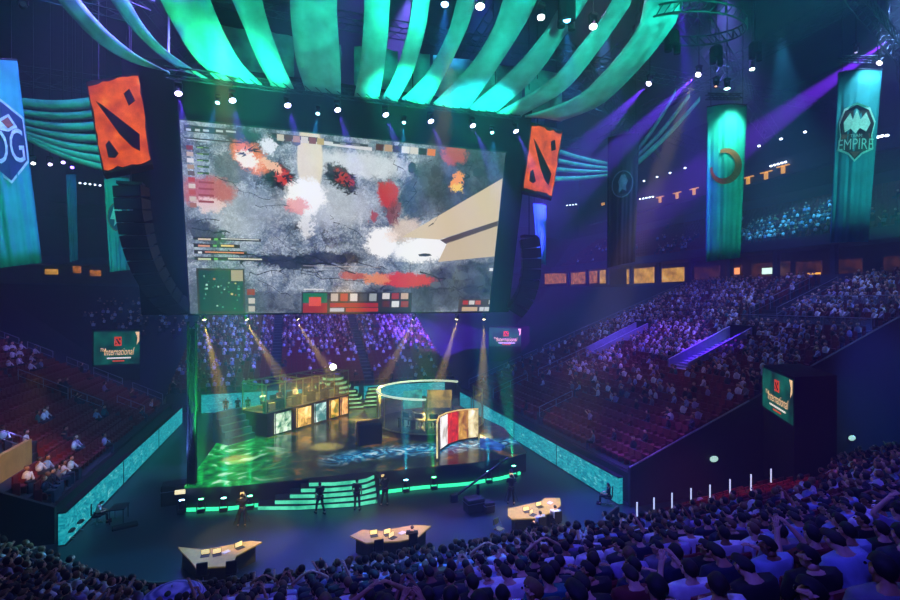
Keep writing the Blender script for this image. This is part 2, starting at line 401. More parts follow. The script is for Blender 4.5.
t = thing('barrier', 'curved black barrier between the floor and the nearest seats', 'barrier', (bp[6][0], bp[6][1], 0))
MB().wall(bp, 0, 1.12, .14).build('panel', DARK, t)
MB().path([(p[0], p[1], 1.16) for p in bp], .045).build('cap_rail', mat('worn_rail', '#6a5a48', .5), t)
# ------------------------------------------------------------------ stage
SH = 1.3
sp = lambda px, py, z=SH: at(px, py, z=z)
front = [sp(184, 487), sp(230, 485), sp(275, 481), sp(330, 476), sp(368, 472), sp(420, 467), sp(470, 463), sp(500, 459), sp(527, 452)]
back = [Vector((16.2, 36, 0)), Vector((15.4, 44, 0)), Vector((13.5, 50.5, 0)), Vector((-3, 50.5, 0)), Vector((-4.6, 46, 0))]
poly = [(p.x, p.y) for p in front+back]
st = thing('stage', 'large dark glossy stage with glowing green and blue picture floor', 'stage', (4.5, 40, 0))
# stage deck: glossy; LED picture, with green spot light and reflection painted in
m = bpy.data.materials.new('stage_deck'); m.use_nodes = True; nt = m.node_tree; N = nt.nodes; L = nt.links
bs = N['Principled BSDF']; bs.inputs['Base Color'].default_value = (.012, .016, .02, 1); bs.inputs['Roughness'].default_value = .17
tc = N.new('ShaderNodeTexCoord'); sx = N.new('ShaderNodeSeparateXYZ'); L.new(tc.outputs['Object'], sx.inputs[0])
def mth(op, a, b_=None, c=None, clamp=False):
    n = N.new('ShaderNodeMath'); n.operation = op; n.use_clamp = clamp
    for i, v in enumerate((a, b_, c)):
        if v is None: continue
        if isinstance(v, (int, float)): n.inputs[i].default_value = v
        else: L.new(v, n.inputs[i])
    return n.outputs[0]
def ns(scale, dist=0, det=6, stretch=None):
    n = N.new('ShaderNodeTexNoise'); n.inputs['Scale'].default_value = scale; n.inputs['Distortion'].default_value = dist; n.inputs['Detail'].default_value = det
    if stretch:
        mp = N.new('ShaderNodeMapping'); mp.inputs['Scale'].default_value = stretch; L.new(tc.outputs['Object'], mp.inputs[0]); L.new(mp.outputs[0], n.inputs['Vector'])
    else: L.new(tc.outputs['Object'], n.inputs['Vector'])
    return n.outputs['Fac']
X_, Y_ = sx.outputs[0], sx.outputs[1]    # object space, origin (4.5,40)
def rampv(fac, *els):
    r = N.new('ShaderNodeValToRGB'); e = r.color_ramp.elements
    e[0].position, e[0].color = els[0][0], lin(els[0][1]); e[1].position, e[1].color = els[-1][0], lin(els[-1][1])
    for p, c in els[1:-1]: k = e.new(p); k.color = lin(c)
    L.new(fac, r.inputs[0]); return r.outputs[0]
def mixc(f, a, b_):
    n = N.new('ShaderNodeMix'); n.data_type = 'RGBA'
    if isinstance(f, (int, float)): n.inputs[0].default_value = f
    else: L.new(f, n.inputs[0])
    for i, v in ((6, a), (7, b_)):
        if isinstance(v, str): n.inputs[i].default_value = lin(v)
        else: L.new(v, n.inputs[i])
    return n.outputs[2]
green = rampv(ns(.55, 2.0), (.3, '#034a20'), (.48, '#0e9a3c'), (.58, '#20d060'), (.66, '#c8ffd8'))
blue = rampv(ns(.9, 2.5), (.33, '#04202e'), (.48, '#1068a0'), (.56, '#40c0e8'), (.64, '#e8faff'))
mid = rampv(ns(.5, 1.5), (.38, '#0a1216'), (.55, '#1c3824'), (.68, '#7a5418'))  # orange paints the picture panels' warm reflection into the deck glow
gm = mth('SUBTRACT', mth('MULTIPLY', X_, -.30), mth('ADD', 1.05, mth('MULTIPLY', ns(.4), .5)), clamp=True)      # green to the left, LED picture and painted spot light
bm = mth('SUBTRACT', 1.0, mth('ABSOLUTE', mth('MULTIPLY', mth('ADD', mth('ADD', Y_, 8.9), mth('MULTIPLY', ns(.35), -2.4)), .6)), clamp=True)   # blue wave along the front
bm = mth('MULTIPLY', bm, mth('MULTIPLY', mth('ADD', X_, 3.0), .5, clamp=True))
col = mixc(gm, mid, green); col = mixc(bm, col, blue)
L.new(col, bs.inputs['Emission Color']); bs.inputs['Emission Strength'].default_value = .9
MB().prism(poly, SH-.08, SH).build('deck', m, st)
MB().prism([(p[0]*.995+.02, p[1]+.03) for p in poly], 0, SH-.08).build('fascia', mat('stage_fascia', '#101216', .5), st)
# glowing strip at foot
GRN = mat('green_strip', '#40ffb0', .4, emit='#35e8a0', es=1.5)
def front_at(px, off=0.0):
    r_ = ray(px, 400)
    for a_, c_ in zip(front, front[1:]):
        d_ = c_-a_; den = r_.x*d_.y-r_.y*d_.x
        if abs(den) < 1e-6: continue
        t_ = (a_.x*d_.y-a_.y*d_.x)/den; P_ = Vector((r_.x*t_, r_.y*t_, 0)); u_ = (P_-Vector((a_.x, a_.y, 0))).dot(Vector((d_.x, d_.y, 0)))/(d_.x**2+d_.y**2)
        if -.02 <= u_ <= 1.02: return P_-Vector((r_.x, r_.y, 0)).normalized()*off
    e_ = front[0] if px < 300 else front[-1]; return Vector((e_.x, e_.y, 0))-Vector((0, off, 0))
for xs_ in ((186, 200, 215, 230, 245, 262), (380, 395, 410, 425, 440, 455, 470, 485, 500, 520)):
    pts_ = [front_at(x, .22+.05*math.sin(x*.5)) for x in xs_]
    MB().wall([(p.x, p.y) for p in pts_], .03, .2, .12).build('glow_strip', GRN, st)
# plinth left of the stage (low black deck)
# steps
t = thing('stage_steps', 'wide stage steps with glowing green risers in front of the stage', 'steps', (2.2, 29, 0))
STG = glow('green_riser', '#20a880', '#60f0c0', 1.5, 1.0, lo=.3, hi=.6)
SX_ = [258, 275, 290, 301, 309]
for k in range(5):
    z0 = .26*k
    fl, fr = at(SX_[k], 508-5.9*k, z=z0+.13), at(377-.8*k, 501-6.1*k, z=z0+.13)
    mid_ = (fl+fr)/2+Vector((.9, -.45, 0))
    arc = [fl, fl.lerp(mid_, .5)+Vector((0, -.14, 0)), mid_, mid_.lerp(fr, .5)+Vector((0, -.14, 0)), fr]
    pl = [(p.x, p.y) for p in arc]+[(fr.x, 31.0), (fl.x, 31.2)]
    s_ = MB().prism(pl, z0, z0+.26-.001).build('step', DARK, t)
    MB().wall([(p.x, p.y-.03) for p in arc], z0+.04, z0+.22, .05).build('glow_riser', STG, s_)
# ------------------------------------------------------------------ left player booth
ALU = mat('booth_frame', '#b8b48a', .35, .7)
A = sp(268, 438); B = sp(350, 414); dv = (B-A); LEN = dv.length; dv.normalize(); nv = Vector((-dv.y, dv.x, 0))   # nv points away from the camera
bt = thing('player_booth', 'raised glass player booth with five lit picture panels, on the left of the stage', 'booth', (A.x, A.y, SH))
PB = 1.75                     # platform height
q = lambda u, w, z: A+dv*u+nv*w+Vector((0, 0, z))
MB().prism([q(0, .12, 0)[:2], q(LEN, .12, 0)[:2], q(LEN, 3.0, 0)[:2], q(0, 3.0, 0)[:2]], SH, SH+PB).build('platform', mat('booth_base', '#241c12', .5), bt)
gl = MB()
for a_, c_ in (((0, .2), (LEN, .2)), ((0, .2), (0, 2.9)), ((LEN, .2), (LEN, 2.9))):
    gl.wall([q(*a_, 0)[:2], q(*c_, 0)[:2]], SH+PB, SH+PB+2.1, .04)
gl.build('glass_pane', GLASS, bt)
fr = MB()
for u in [0, LEN*.2, LEN*.4, LEN*.6, LEN*.8, LEN]:
    fr.tube(q(u, .2, PB), q(u, .2, PB+2.15), .045, 6); fr.tube(q(u, 2.9, PB), q(u, 2.9, PB+2.15), .045, 6)
    fr.tube(q(u, .2, PB+2.15), q(u, 2.9, PB+2.15), .045, 6)
for w in (.2, 2.9): fr.tube(q(0, w, PB+2.15), q(LEN, w, PB+2.15), .07, 6); fr.tube(q(0, w, PB+.05), q(LEN, w, PB+.05), .05, 6)
fr.build('booth_frame', ALU, bt)
PAN = [('#2c7a50', '#e8ffe0', '#f8fff0'), ('#8a5a10', '#ffd070', '#fff2c0'), ('#3a7a78', '#d0f4ea', '#ffffff'), ('#5a6a10', '#e8b040', '#ffe890'), ('#7a3a10', '#ffc070', '#fff0c8')]
for i, (a_, c_) in enumerate(((275, 291), (297, 311), (315, 326), (330, 338.5), (341, 347.5))):
    def onwall(px):
        r_ = ray(px, 400); # intersect plan ray with front line
        den = r_.x*dv.y-r_.y*dv.x
        t_ = (A.x*dv.y-A.y*dv.x)/den
        P_ = Vector((r_.x*t_, r_.y*t_, 0)); return (P_-Vector((A.x, A.y, 0))).dot(dv)
    u0, u1 = onwall(a_), onwall(c_)
    pm = glow('picture_%d' % i, *PAN[i][:2], 1.6, 1.35, (1, 1, .8), .35, .58, PAN[i][2], 1.0)
    w_ = MB().wall([q(u0, 0, 0)[:2], q(u1, 0, 0)[:2]], SH+.12, SH+PB-.08, .1).build('picture_panel', pm, bt)
    w_['label'] = ('pale green', 'yellow', 'pale blue', 'olive and orange', 'orange')[i]+' lit picture panel'
    fb = MB(); P0, P1, P2, P3 = (q(u0, -.06, .12), q(u1, -.06, .12), q(u1, -.06, PB-.08), q(u0, -.06, PB-.08))
    fb.path([P0, P1, P2, P3, P0], .035, 5); fb.build('panel_frame', DARK, w_)
# stairs to the booth
s0 = sp(247, 436)
t = thing('booth_stairs', 'short dark blue stairs up to the left booth', 'steps', s0)
SB2 = mat('blue_stairs', '#3a4a72', .5)
for k in range(5):
    c_ = q(-1.6, 1.0, 0)
    MB().box(c_-dv*(.35*(4-k)*0)+nv*(.35*k)+Vector((0, 0, .21*(k+1)/1)), (2.2, .4, .42*(k+1)*.999), math.atan2(dv.y, dv.x)).build('step', SB2, t)
# desk, monitors and chairs inside the booth
def workstation(loc, rz, lab, grp):
    t = thing('gaming_desk', lab, 'desk', loc, rz, grp)
    MB().box((0, 0, .72), (1.3, .7, .05)).build('desk_top', DARK, t, world=False)
    b = MB(); [b.box((sx_*.6, 0, .35), (.05, .6, .7)) for sx_ in (-1, 1)]; b.build('desk_leg', DARK, t, world=False)
    mo = MB().box((0, .12, 1.02), (.6, .03, .36)).build('monitor', DARK, t, world=False)
    MB().box((0, .10, 1.02), (.56, .005, .32)).build('monitor_screen', mat('bluish_screen', '#90c8ff', .4, emit='#7fb8ff', es=1.2), mo, world=False)
    return t
# ------------------------------------------------------------------ right booth (curved glass)
cR = sp(418, 436); cR = Vector((10.8, 38.4, SH)); RR = 4.3
rb = thing('player_booth', 'round glass player booth with a white rim, on the right of the stage', 'booth', cR)
arcp = lambda r, a0, a1, n: [(cR.x+r*math.cos(math.radians(a0+(a1-a0)*i/n)), cR.y+r*math.sin(math.radians(a0+(a1-a0)*i/n))) for i in range(n+1)]
MB().prism(arcp(RR+.1, 0, 350, 35), SH, SH+.4).build('platform', mat('booth_base2', '#101a1c', .35), rb)
MB().wall(arcp(RR, 150, 375, 26), SH+.4, SH+2.9, .05).build('glass_pane', GLASS, rb)
fr = MB()
for a_ in range(150, 376, 25):
    p = Vector((cR.x+RR*math.cos(math.radians(a_)), cR.y+RR*math.sin(math.radians(a_)), SH+.4)); fr.tube(p, p+Vector((0, 0, 2.5)), .045, 6)
ps = [Vector((x, y, SH+2.9)) for x, y in arcp(RR, 150, 375, 26)]; fr.path([p-Vector((0, 0, 2.45)) for p in ps], .05)
fr.build('booth_frame', ALU, rb)
RIM = mat('white_rim', '#f4fff0', .4, emit='#d8f0d0', es=.8)
MB().path([Vector((x, y, SH+2.95)) for x, y in arcp(RR, 40, 250, 30)], .09).build('top_rim', RIM, rb)
# inner drum with lit teal picture
MB().wall([(cR.x-1.9, cR.y+1.6), (cR.x-.2, cR.y+2.0)], SH+1.1, SH+2.6, .1).build('inner_screen', glow('inner_teal', '#0a6a70', '#40d8c8', 1.5, .7), rb)
MB().wall([(cR.x+.3, cR.y+2.1), (cR.x+2.3, cR.y+1.4)], SH+1.0, SH+2.5, .1).build('inner_screen', glow('inner_warm', '#3a3414', '#e0b860', 1.5, .6), rb)
# curved picture wall in front of the right booth
cw = [sp(437, 461), sp(439, 452), sp(447, 446), sp(458, 442), sp(468, 440), sp(478, 438.5)]
cwp = [(p.x, p.y) for p in cw]
zt = [SH+2.35, SH+2.3, SH+2.25, SH+2.2, SH+2.15, SH+2.1]
cwt = thing('curved_display', 'curved wall of white, red and gold lit pictures at the right front of the stage', 'display wall', (cw[2].x, cw[2].y, SH))
MB().wall([(x+.05, y+.12) for x, y in cwp], SH, [z+.06 for z in zt], .16).build('backing', mat('wall_backing', '#5a4a20', .5), cwt)
seg = [('#7a6a30', '#e8e0a0', '#fff8d0'), ('#a09080', '#ffffff', '#fffaf0'), ('#8a0c08', '#e02a18', '#ff7040'), ('#6a1410', '#d8a040', '#ffe8a0'), ('#a08a40', '#fff0c0', '#ffffff')]
for i in range(5):
    pm = glow('wall_picture_%d' % i, seg[i][0], seg[i][1], 1.5, 1.2, (1, 1, .7), .3, .55, seg[i][2], .8)
    MB().wall(cwp[i:i+2], SH+.15, zt[i:i+2], .1).build('picture_panel', pm, cwt)
MB().path([Vector((x, y, z+.08)) for (x, y), z in zip(cwp, zt)], .05).build('top_rim', mat('gold_rim', '#ffd890', .4, emit='#ffc870', es=1), cwt)
# blue ramp right of it
pp = [sp(480, 436), sp(505, 447), sp(500, 451), sp(480, 448)]
tag(MB().prism([(p.x, p.y) for p in pp], SH, SH+.12).build('floor_screen', glow('blue_floor', '#0a2a7a', '#3a80e8', 1.2, .8, c3='#d0e8ff')), 'blue glowing wedge on the stage floor right of the curved picture wall', 'floor screen')
# black box front centre right (dark plinth)
p = sp(371, 446)
tag(MB().bev(p+Vector((0, 1, .75)), (1.7, 1.5, 1.5), .12).build('speaker_plinth', DARK), 'black box standing on the stage left of the round glass booth', 'plinth')
# ------------------------------------------------------------------ trophy dome with stairs
dc = Vector((6.6, 49.6, 0)); dc = at(333, 400, z=SH); dc = Vector((dc.x, dc.y, SH))
tr = thing('trophy_dais', 'dome of green-lit steps with a glowing orb on top, at the back of the stage', 'dais', dc)
GW = glow('dais_light', '#2f9a5a', '#b8ffb0', 1.5, .95, lo=.3, hi=.6)
for k in range(6):
    r = 2.9-.38*k; z = .05+.40*k
    ring_ = [(dc.x+r*math.cos(2*PI*i/24), dc.y+r*math.sin(2*PI*i/24)) for i in range(24)]
    st_ = MB().prism(ring_, SH+z, SH+z+.395).build('dais_step', DARK, tr)
    MB().wall(ring_[10:24]+ring_[:3], SH+z+.1, SH+z+.32, .06).build('glow_riser', GW, st_)
MB().tube(dc+Vector((0, 0, 2.4)), dc+Vector((0, 0, 3.1)), .12, 8, .2).build('pedestal', DARK, tr)
MB().ball(dc+Vector((0, 0, 3.35)), .34, 12, 8).build('orb', mat('orb_light', '#ffffff', .3, emit='#ffffe8', es=6), tr)
def lit_stairs(px0, px1, pyb, n, lab, dz, dpy):
    a_ = sp(px0, pyb); c_ = sp(px1, pyb)
    t = thing('lit_stairs', lab, 'steps', (a_+c_)/2)
    for k in range(n):
        y = a_.y+.42*k
        s_ = MB().box(((a_.x+c_.x)/2+.28*k*dz, y, SH+.16+.3*k/1), ((c_.x-a_.x)*(1-.06*k), .42, .32)).build('step', DARK, t)
        MB().box(((a_.x+c_.x)/2+.28*k*dz, y-.23, SH+.18+.3*k), ((c_.x-a_.x)*(1-.06*k)*.95, .05, .13)).build('glow_riser', GW, s_)
lit_stairs(349, 364, 409, 5, 'narrow green-lit stairs right beside the dais', -.3, 0)
lit_stairs(363, 378, 407, 5, 'white-lit stairs leading up from the dais to the right booth', .5, 0)
# ------------------------------------------------------------------ the big screen
TAU = math.radians(15.5); UPV = Vector((0, -math.sin(TAU), math.cos(TAU))); NV = Vector((0, -math.cos(TAU), -math.sin(TAU)))
P0 = Vector((-6.65, 38, 10.55)); SW, SHT = 22.4, 12.75
def S3(u, v, o=0): return P0+Vector((u, 0, 0))+UPV*v+NV*o
def pxs(px, py):
    a = ray(px, py); t = (P0-Vector((0, 0, H))).dot(NV)/a.dot(NV); q_ = Vector((0, 0, H))+a*t-P0
    return q_.x, q_.dot(UPV)
scr = thing('video_screen', 'giant hanging video screen showing a grey rocky battle game with red and white flashes', 'screen', S3(SW/2, 0))
b = MB()
b.add([S3(u, v, o) for o in (-.15, -1.4) for u, v in ((-3.0, -.12), (SW+1.9, -.12), (SW+1.9, SHT+3.4), (-3.0, SHT+3.4))], [(0, 1, 2, 3), (7, 6, 5, 4), (0, 4, 5, 1), (1, 5, 6, 2), (2, 6, 7, 3), (3, 7, 4, 0)])
b.build('masking', BLACK, scr)
b = MB()
for (u0, v0, u1, v1) in ((-.12, -.12, SW+.12, 0), (-.12, SHT, SW+.12, SHT+.12), (-.12, 0, 0, SHT), (SW, 0, SW+.12, SHT)):
    b.add([S3(u, v, o) for o in (.03, -.14) for u, v in ((u0, v0), (u1, v0), (u1, v1), (u0, v1))], [(0, 1, 2, 3), (7, 6, 5, 4), (0, 4, 5, 1), (1, 5, 6, 2), (2, 6, 7, 3), (3, 7, 4, 0)])
b.build('bezel', DARK, scr)
# picture material: rocks, cracks and soft flashes placed in the screen's own plane
m = bpy.data.materials.new('game_picture'); m.use_nodes = True; nt = m.node_tree; N = nt.nodes; L = nt.links
bs = N['Principled BSDF']; bs.inputs['Base Color'].default_value = (.01, .01, .01, 1); bs.inputs['Roughness'].default_value = .6
uvn = N.new('ShaderNodeUVMap'); uvn.uv_map = 'UVMap'; tc = N.new('ShaderNodeTexCoord')
class _U: outputs = {'Object': uvn.outputs[0]}
tc = _U()
sx = N.new('ShaderNodeSeparateXYZ'); L.new(uvn.outputs[0], sx.inputs[0]); U_, V_ = sx.outputs[0], sx.outputs[1]
wob = mth('ADD', mth('MULTIPLY', mth('SUBTRACT', ns(1.0, 0, 3), .5), 1.3), mth('MULTIPLY', mth('SUBTRACT', ns(5.5, .5, 6), .5), 1.0))
wob2 = mth('ADD', mth('MULTIPLY', mth('SUBTRACT', ns(2.1, 0, 3), .5), .8), mth('MULTIPLY', mth('SUBTRACT', ns(7.5, .5, 6), .5), .8))
UW, VW = mth('ADD', U_, wob), mth('ADD', V_, wob2)
rock = rampv(ns(.5, 1.2, 12), (.3, '#3c4a5c'), (.42, '#6c7e96'), (.5, '#8c9cb0'), (.62, '#b0bccb'), (.74, '#d4dce6'))
fine = rampv(ns(4.5, 1.5, 12), (.36, '#39485a'), (.5, '#7f8d9c'), (.62, '#d8e0e6'))
col = mixc(.42, rock, fine)
def cracks(scale, width, amt, src, thr):
    global col
    vo = N.new('ShaderNodeTexVoronoi'); vo.feature = 'DISTANCE_TO_EDGE'; vo.inputs['Scale'].default_value = scale
    cmb = N.new('ShaderNodeCombineXYZ'); L.new(UW, cmb.inputs[0]); L.new(VW, cmb.inputs[1]); L.new(cmb.outputs[0], vo.inputs['Vector'])
    k_ = rampv(vo.outputs['Distance'], (.0, '#ffffff'), (width, '#000000'))
    f = mth('MULTIPLY', k_, mth('MULTIPLY', mth('SUBTRACT', ns(thr, 0, 2), .42), 5.0, clamp=True))
    col = mixc(mth('MULTIPLY', f, amt), col, src)
cracks(.45, .09, .95, '#141c26', .25); cracks(1.3, .10, .7, '#1e2834', .33); cracks(.8, .04, .6, '#f0f4f8', .4)
def blob(px, py, rx, ry, c, soft=.5, rot=0, k=1.0, nz=True, src=None):
    """soft-edged patch centred on the screen point seen at (px,py), radii in metres"""
    global col
    u, v = pxs(px, py)
    du = mth('SUBTRACT', UW if nz else U_, u); dvv = mth('SUBTRACT', VW if nz else V_, v)
    cs, sn = math.cos(rot), math.sin(rot)
    a_ = mth('DIVIDE', mth('ADD', mth('MULTIPLY', du, cs), mth('MULTIPLY', dvv, sn)), rx)
    b_ = mth('DIVIDE', mth('ADD', mth('MULTIPLY', du, -sn), mth('MULTIPLY', dvv, cs)), ry)
    r2 = mth('ADD', mth('MULTIPLY', a_, a_), mth('MULTIPLY', b_, b_))
    soft *= .55; f = mth('MULTIPLY', mth('DIVIDE', mth('SUBTRACT', 1.0+soft, r2), 2*soft, clamp=True), k)
    col = mixc(f, col, src if src else c)
vs2 = N.new('ShaderNodeTexVoronoi'); vs2.inputs['Scale'].default_value = .75; vs2.feature = 'F1'
cm2 = N.new('ShaderNodeCombineXYZ'); L.new(UW, cm2.inputs[0]); L.new(VW, cm2.inputs[1]); L.new(cm2.outputs[0], vs2.inputs['Vector'])
slate = mixc(.35, rampv(vs2.outputs['Distance'], (.1, '#5f7080'), (.5, '#2e3a46'), (.85, '#0c1218')), rampv(ns(3.0, 1, 8), (.35, '#10161e'), (.65, '#6a7884')))
blob(470, 175, 4.2, 3.2, 0, .6, .4, .95, src=slate); blob(425, 190, 1.6, 2.6, 0, .6, -.5, .9, src=slate)
blob(465, 285, 4.5, 2.0, 0, .5, .1, .95, src=slate); blob(400, 300, 4, 1.4, 0, .5, 0, .8, src=slate)
blob(285, 305, 5, 1.0, 0, .6, 0, .6, src=slate); blob(215, 300, 3, 1.6, '#1c2a33', .6, 0, .6)
blob(285, 262, 2.4, .5, '#141d28', .5, -.1, .9); blob(330, 258, 2.6, .45, '#10161e', .5, 0, .85); blob(232, 168, 1.2, 1.0, '#45525f', .5, 0, .7)
blob(222, 285, 1.6, .8, '#202c36', .5, 0, .6); blob(205, 232, 1.4, .7, '#20262d', .5, -.4, .8); blob(245, 145, 1.0, 1.3, '#182634', .5, .5, .9)
blob(330, 205, 3.2, 1.6, '#d4dae2', .9, 0, .6); blob(360, 165, 3.4, .9, '#e8ecf2', .8, 0, .75); blob(240, 210, 2.6, 1.4, '#b6c0ca', .9, 0, .5)
blob(208, 192, 1.6, 1.0, '#c4544e', .8, 0, .85); blob(210, 205, .9, .5, '#f0d8d4', .6, 0, .8)
blob(281, 177, 1.35, .75, '#1a1216', .5, -.75, .95); blob(284, 176, .85, .42, '#d82a1c', .6, -.75, .95)
blob(341, 178, 1.4, .7, '#15161c', .5, -.6, .95); blob(344, 178, .85, .35, '#c03028', .6, -.6, .9)
blob(388, 195, .85, .95, '#c82c30', .5, 0, .95); blob(394, 212, .5, 1.0, '#8a2a28', .6, 0, .8); blob(373, 216, .35, .4, '#b04038', .5, 0, .9)
blob(455, 155, .9, .7, '#c8503c', .6, .2, .8); blob(456, 181, .42, .75, '#ffa030', .5, -.4, 1); blob(457, 188, .5, .3, '#ffd048', .5, 0, 1)
blob(405, 280, 2.4, .55, '#d83022', .7, 0, .95); blob(376, 279, 1.2, .4, '#e89060', .6, 0, .9); blob(352, 276, .9, .3, '#c04830', .6, 0, .8)
blob(250, 158, 1.3, .75, '#ff8a58', .7, -.6, .9); blob(248, 160, .75, .5, '#fff4e8', .6, -.5, 1); blob(272, 166, .8, .3, '#ffc8a8', .6, -.5, .9)
blob(267, 146, .6, .5, '#eef2ff', .6, 0, .95)
# pale vertical light shaft and two broad cream light wedges
blob(310, 160, .85, 2.6, '#efe2c8', .25, .02, .9, nz=False); blob(306, 196, 1.35, 1.2, '#ffffff', .6, 0, 1); blob(297, 206, .8, .5, '#f08080', .6, 0, .7)
blob(307, 225, .35, 1.1, '#ffffff', .8, 0, .7)
blob(382, 243, 1.25, 1.15, '#ffffff', .4, 0, 1); blob(424, 249, 2.3, 1.0, '#ffffff', .5, .1, 1); blob(404, 230, 1.3, .8, '#f4d8c0', .8, .4, .7)
L.new(col, bs.inputs['Emission Color']); bs.inputs['Emission Strength'].default_value = .98
SCR_M = [m]
def em(c, es=.9):
    mm = mat('hud_'+c, '#050505', .6, emit=c, es=es, var=0); 
    if mm not in SCR_M: SCR_M.append(mm)
    return SCR_M.index(mm)
b = MB(); b.add([S3(0, 0), S3(SW, 0), S3(SW, SHT), S3(0, SHT)], [(0, 1, 2, 3)])
def poly_(pts, c, lay=1, es=.9): b.add([S3(min(SW-.02, max(.02, pxs(*p)[0])), pxs(*p)[1], .004*lay) for p in pts], [tuple(range(len(pts)))[::-1]], em(c, es))
def rect(x0, y0, x1, y1, c, lay=1, es=.9):
    # rectangle aligned with the screen's own edges
    u0, v0 = pxs(x0, y0); u1, v1 = pxs(x1, y1); u0 = max(.02, u0); u1 = min(SW-.02, u1)
    b.add([S3(u0, v1, .004*lay), S3(u1, v1, .004*lay), S3(u1, v0, .004*lay), S3(u0, v0, .004*lay)], [(0, 1, 2, 3)], em(c, es))
poly_([(402, 237), (506, 178.5), (502.5, 221), (440, 239.5)], '#e6d2ae', 1)
poly_([(440, 240), (502.3, 221), (502, 226), (446, 244)], '#5c5048', 1)
poly_([(447, 243), (502, 226), (499.8, 256.5), (438, 262)], '#dcc8a4', 1)
def shard(x0, y0, x1, y1, w, c, lay=1): 
    dx, dy = x1-x0, y1-y0; l_ = math.hypot(dx, dy) or 1; nx, ny = -dy/l_*w, dx/l_*w
    poly_([(x0+nx, y0+ny), (x1, y1), (x0-nx, y0-ny)], c, lay)
rg = random.Random(11)
def crackline(x, y, n, ang, st_, w=.5, c='#1a222c'):
    for k in range(n):
        a2 = ang+rg.uniform(-.7, .7); x2, y2 = x+st_*math.cos(a2), y+st_*math.sin(a2)*.7
        w_ = w*rg.uniform(.6, 1.3); poly_([(x-w_*.3, y-w_), (x2, y2-w_*.5), (x2, y2+w_*.5), (x, y+w_)], c, 1)
        if rg.random() < .4: shard(x, y, x+st_*math.cos(a2+1.2), y+st_*math.sin(a2+1.2), w_*.8, c)
        x, y = x2, y2
for a_ in ((192, 228, 7, .35, 6, .9), (196, 222, 5, .1, 5, .6), (228, 250, 12, .1, 7, .7), (240, 262, 12, .05, 8, 1.0), (250, 272, 10, .0, 8, .5), (258, 280, 6, 1.2, 6, .5), (296, 262, 8, .0, 8, .9), (300, 273, 9, .05, 8, .5), (268, 285, 5, .3, 6, .5),
           (305, 240, 5, 1.4, 7, .4), (330, 215, 6, .9, 6, .4), (290, 225, 5, 1.8, 7, .4), (345, 225, 6, .6, 6, .4), (350, 262, 6, .1, 7, .6), (420, 272, 7, .6, 7, .8), (440, 268, 7, .9, 7, .9), (455, 272, 7, 1.2, 6, .8), (430, 290, 8, -.1, 7, .6), (416, 165, 8, 1.5, 8, .9), (432, 160, 7, 1.2, 8, .7),
           (470, 160, 6, 1.9, 8, .8), (440, 200, 6, 2.0, 7, .7), (215, 176, 6, .5, 6, .4), (238, 190, 6, .2, 6, .35), (255, 205, 6, .3, 6, .35), (395, 160, 5, 1.2, 6, .5), (275, 236, 6, 1.0, 6, .4)): crackline(*a_)
for cx, cy, rx_, ry_, n_, c_ in ((281, 178, 17, 9, 26, '#17151c'), (341, 179, 17, 9, 26, '#14161d'), (284, 178, 10, 5, 12, '#d23420'), (345, 180, 10, 5, 12, '#b8342a'), (388, 195, 10, 11, 22, '#d03838'), (380, 292, 16, 6, 14, '#20262e'), (247, 152, 14, 8, 12, '#16222e'), (415, 281, 22, 5, 16, '#e04030'), (395, 214, 5, 9, 10, '#702828'), (350, 193, 8, 4, 8, '#2a2028')):
    for k in range(n_):
        a2 = rg.uniform(0, 2*PI); r0 = rg.uniform(.1, .7); r1 = rg.uniform(.75, 1.25)
        shard(cx+rx_*r0*math.cos(a2), cy+ry_*r0*math.sin(a2), cx+rx_*r1*math.cos(a2+.25), cy+ry_*r1*math.sin(a2+.25), rg.uniform(.5, 1.4), c_, 1)
for x, y, w_, h_, c_ in ((425, 255, 9, 2.4, '#2c3640'), (449, 283, 9, 7, '#4c5c68'), (462, 276, 10, 7, '#566672'), (470, 289, 11, 7, '#3c4a56'), (455, 294, 8, 5, '#46545f'), (480, 281, 9, 8, '#4a5a66'), (436, 285, 8, 5, '#5a6a74'), (296, 143, 7, 4, '#5a6470'), (412, 168, 7, 9, '#3c4a58'), (424, 182, 7, 8, '#4e5e6c'), (436, 172, 7, 9, '#2c3844'), (478, 172, 9, 8, '#34424e')):
    n_ = 6; poly_([(x+w_*.8*math.cos(2*PI*k/n_+.4)*rg.uniform(.75, 1.1), y+h_*.8*math.sin(2*PI*k/n_+.4)*rg.uniform(.75, 1.1)) for k in range(n_)], c_, 1)
# heads-up display
rect(183.5, 124.5, 240, 136.5, '#3a414c', 2); rect(184, 137, 242, 143.5, '#22262c', 3)
for i, (x, w) in enumerate(((186, 5), (195, 5), (203, 6), (216, 7), (226, 10))): rect(x, 128.2+i*.5, x+w, 131+i*.5, '#c8d0d8', 4)
rect(187, 139, 208, 141.5, '#e8ecf0', 4); rect(188, 132, 196, 134, '#8a98a8', 4)
rect(272, 133, 318, 142, '#30343c', 2)
for i in range(6): rect(277+8*i, 134+.8*i, 284+8*i, 141+.8*i, ('#d8d0c0', '#604848', '#c09878', '#e8e0e0', '#8a3a30', '#c8b070')[i], 3)
rect(333, 141, 368, 147, '#3a4048', 2); rect(340, 142.5, 346, 145.5, '#9098a0', 3); rect(352, 143.5, 360, 146.5, '#80868e', 3)
for i in range(7): rect(376+8.6*i, 143.5+.85*i, 383.5+8.6*i, 151+.85*i, ('#5a2a28', '#c8a080', '#402830', '#f0ece8', '#e8e0d8', '#2a1a20', '#f08030')[i], 3)
for i in range(10):
    y = 145+6.4*i; c = ('#8a3a30', '#d0b8a0', '#e8e4e0', '#b89878', '#6a5a48', '#c84030', '#e0d0c0', '#c8503c', '#d8c8b8', '#b07060')[i]
    rect(186+.42*i, y, 193+.42*i, y+5, c, 3)
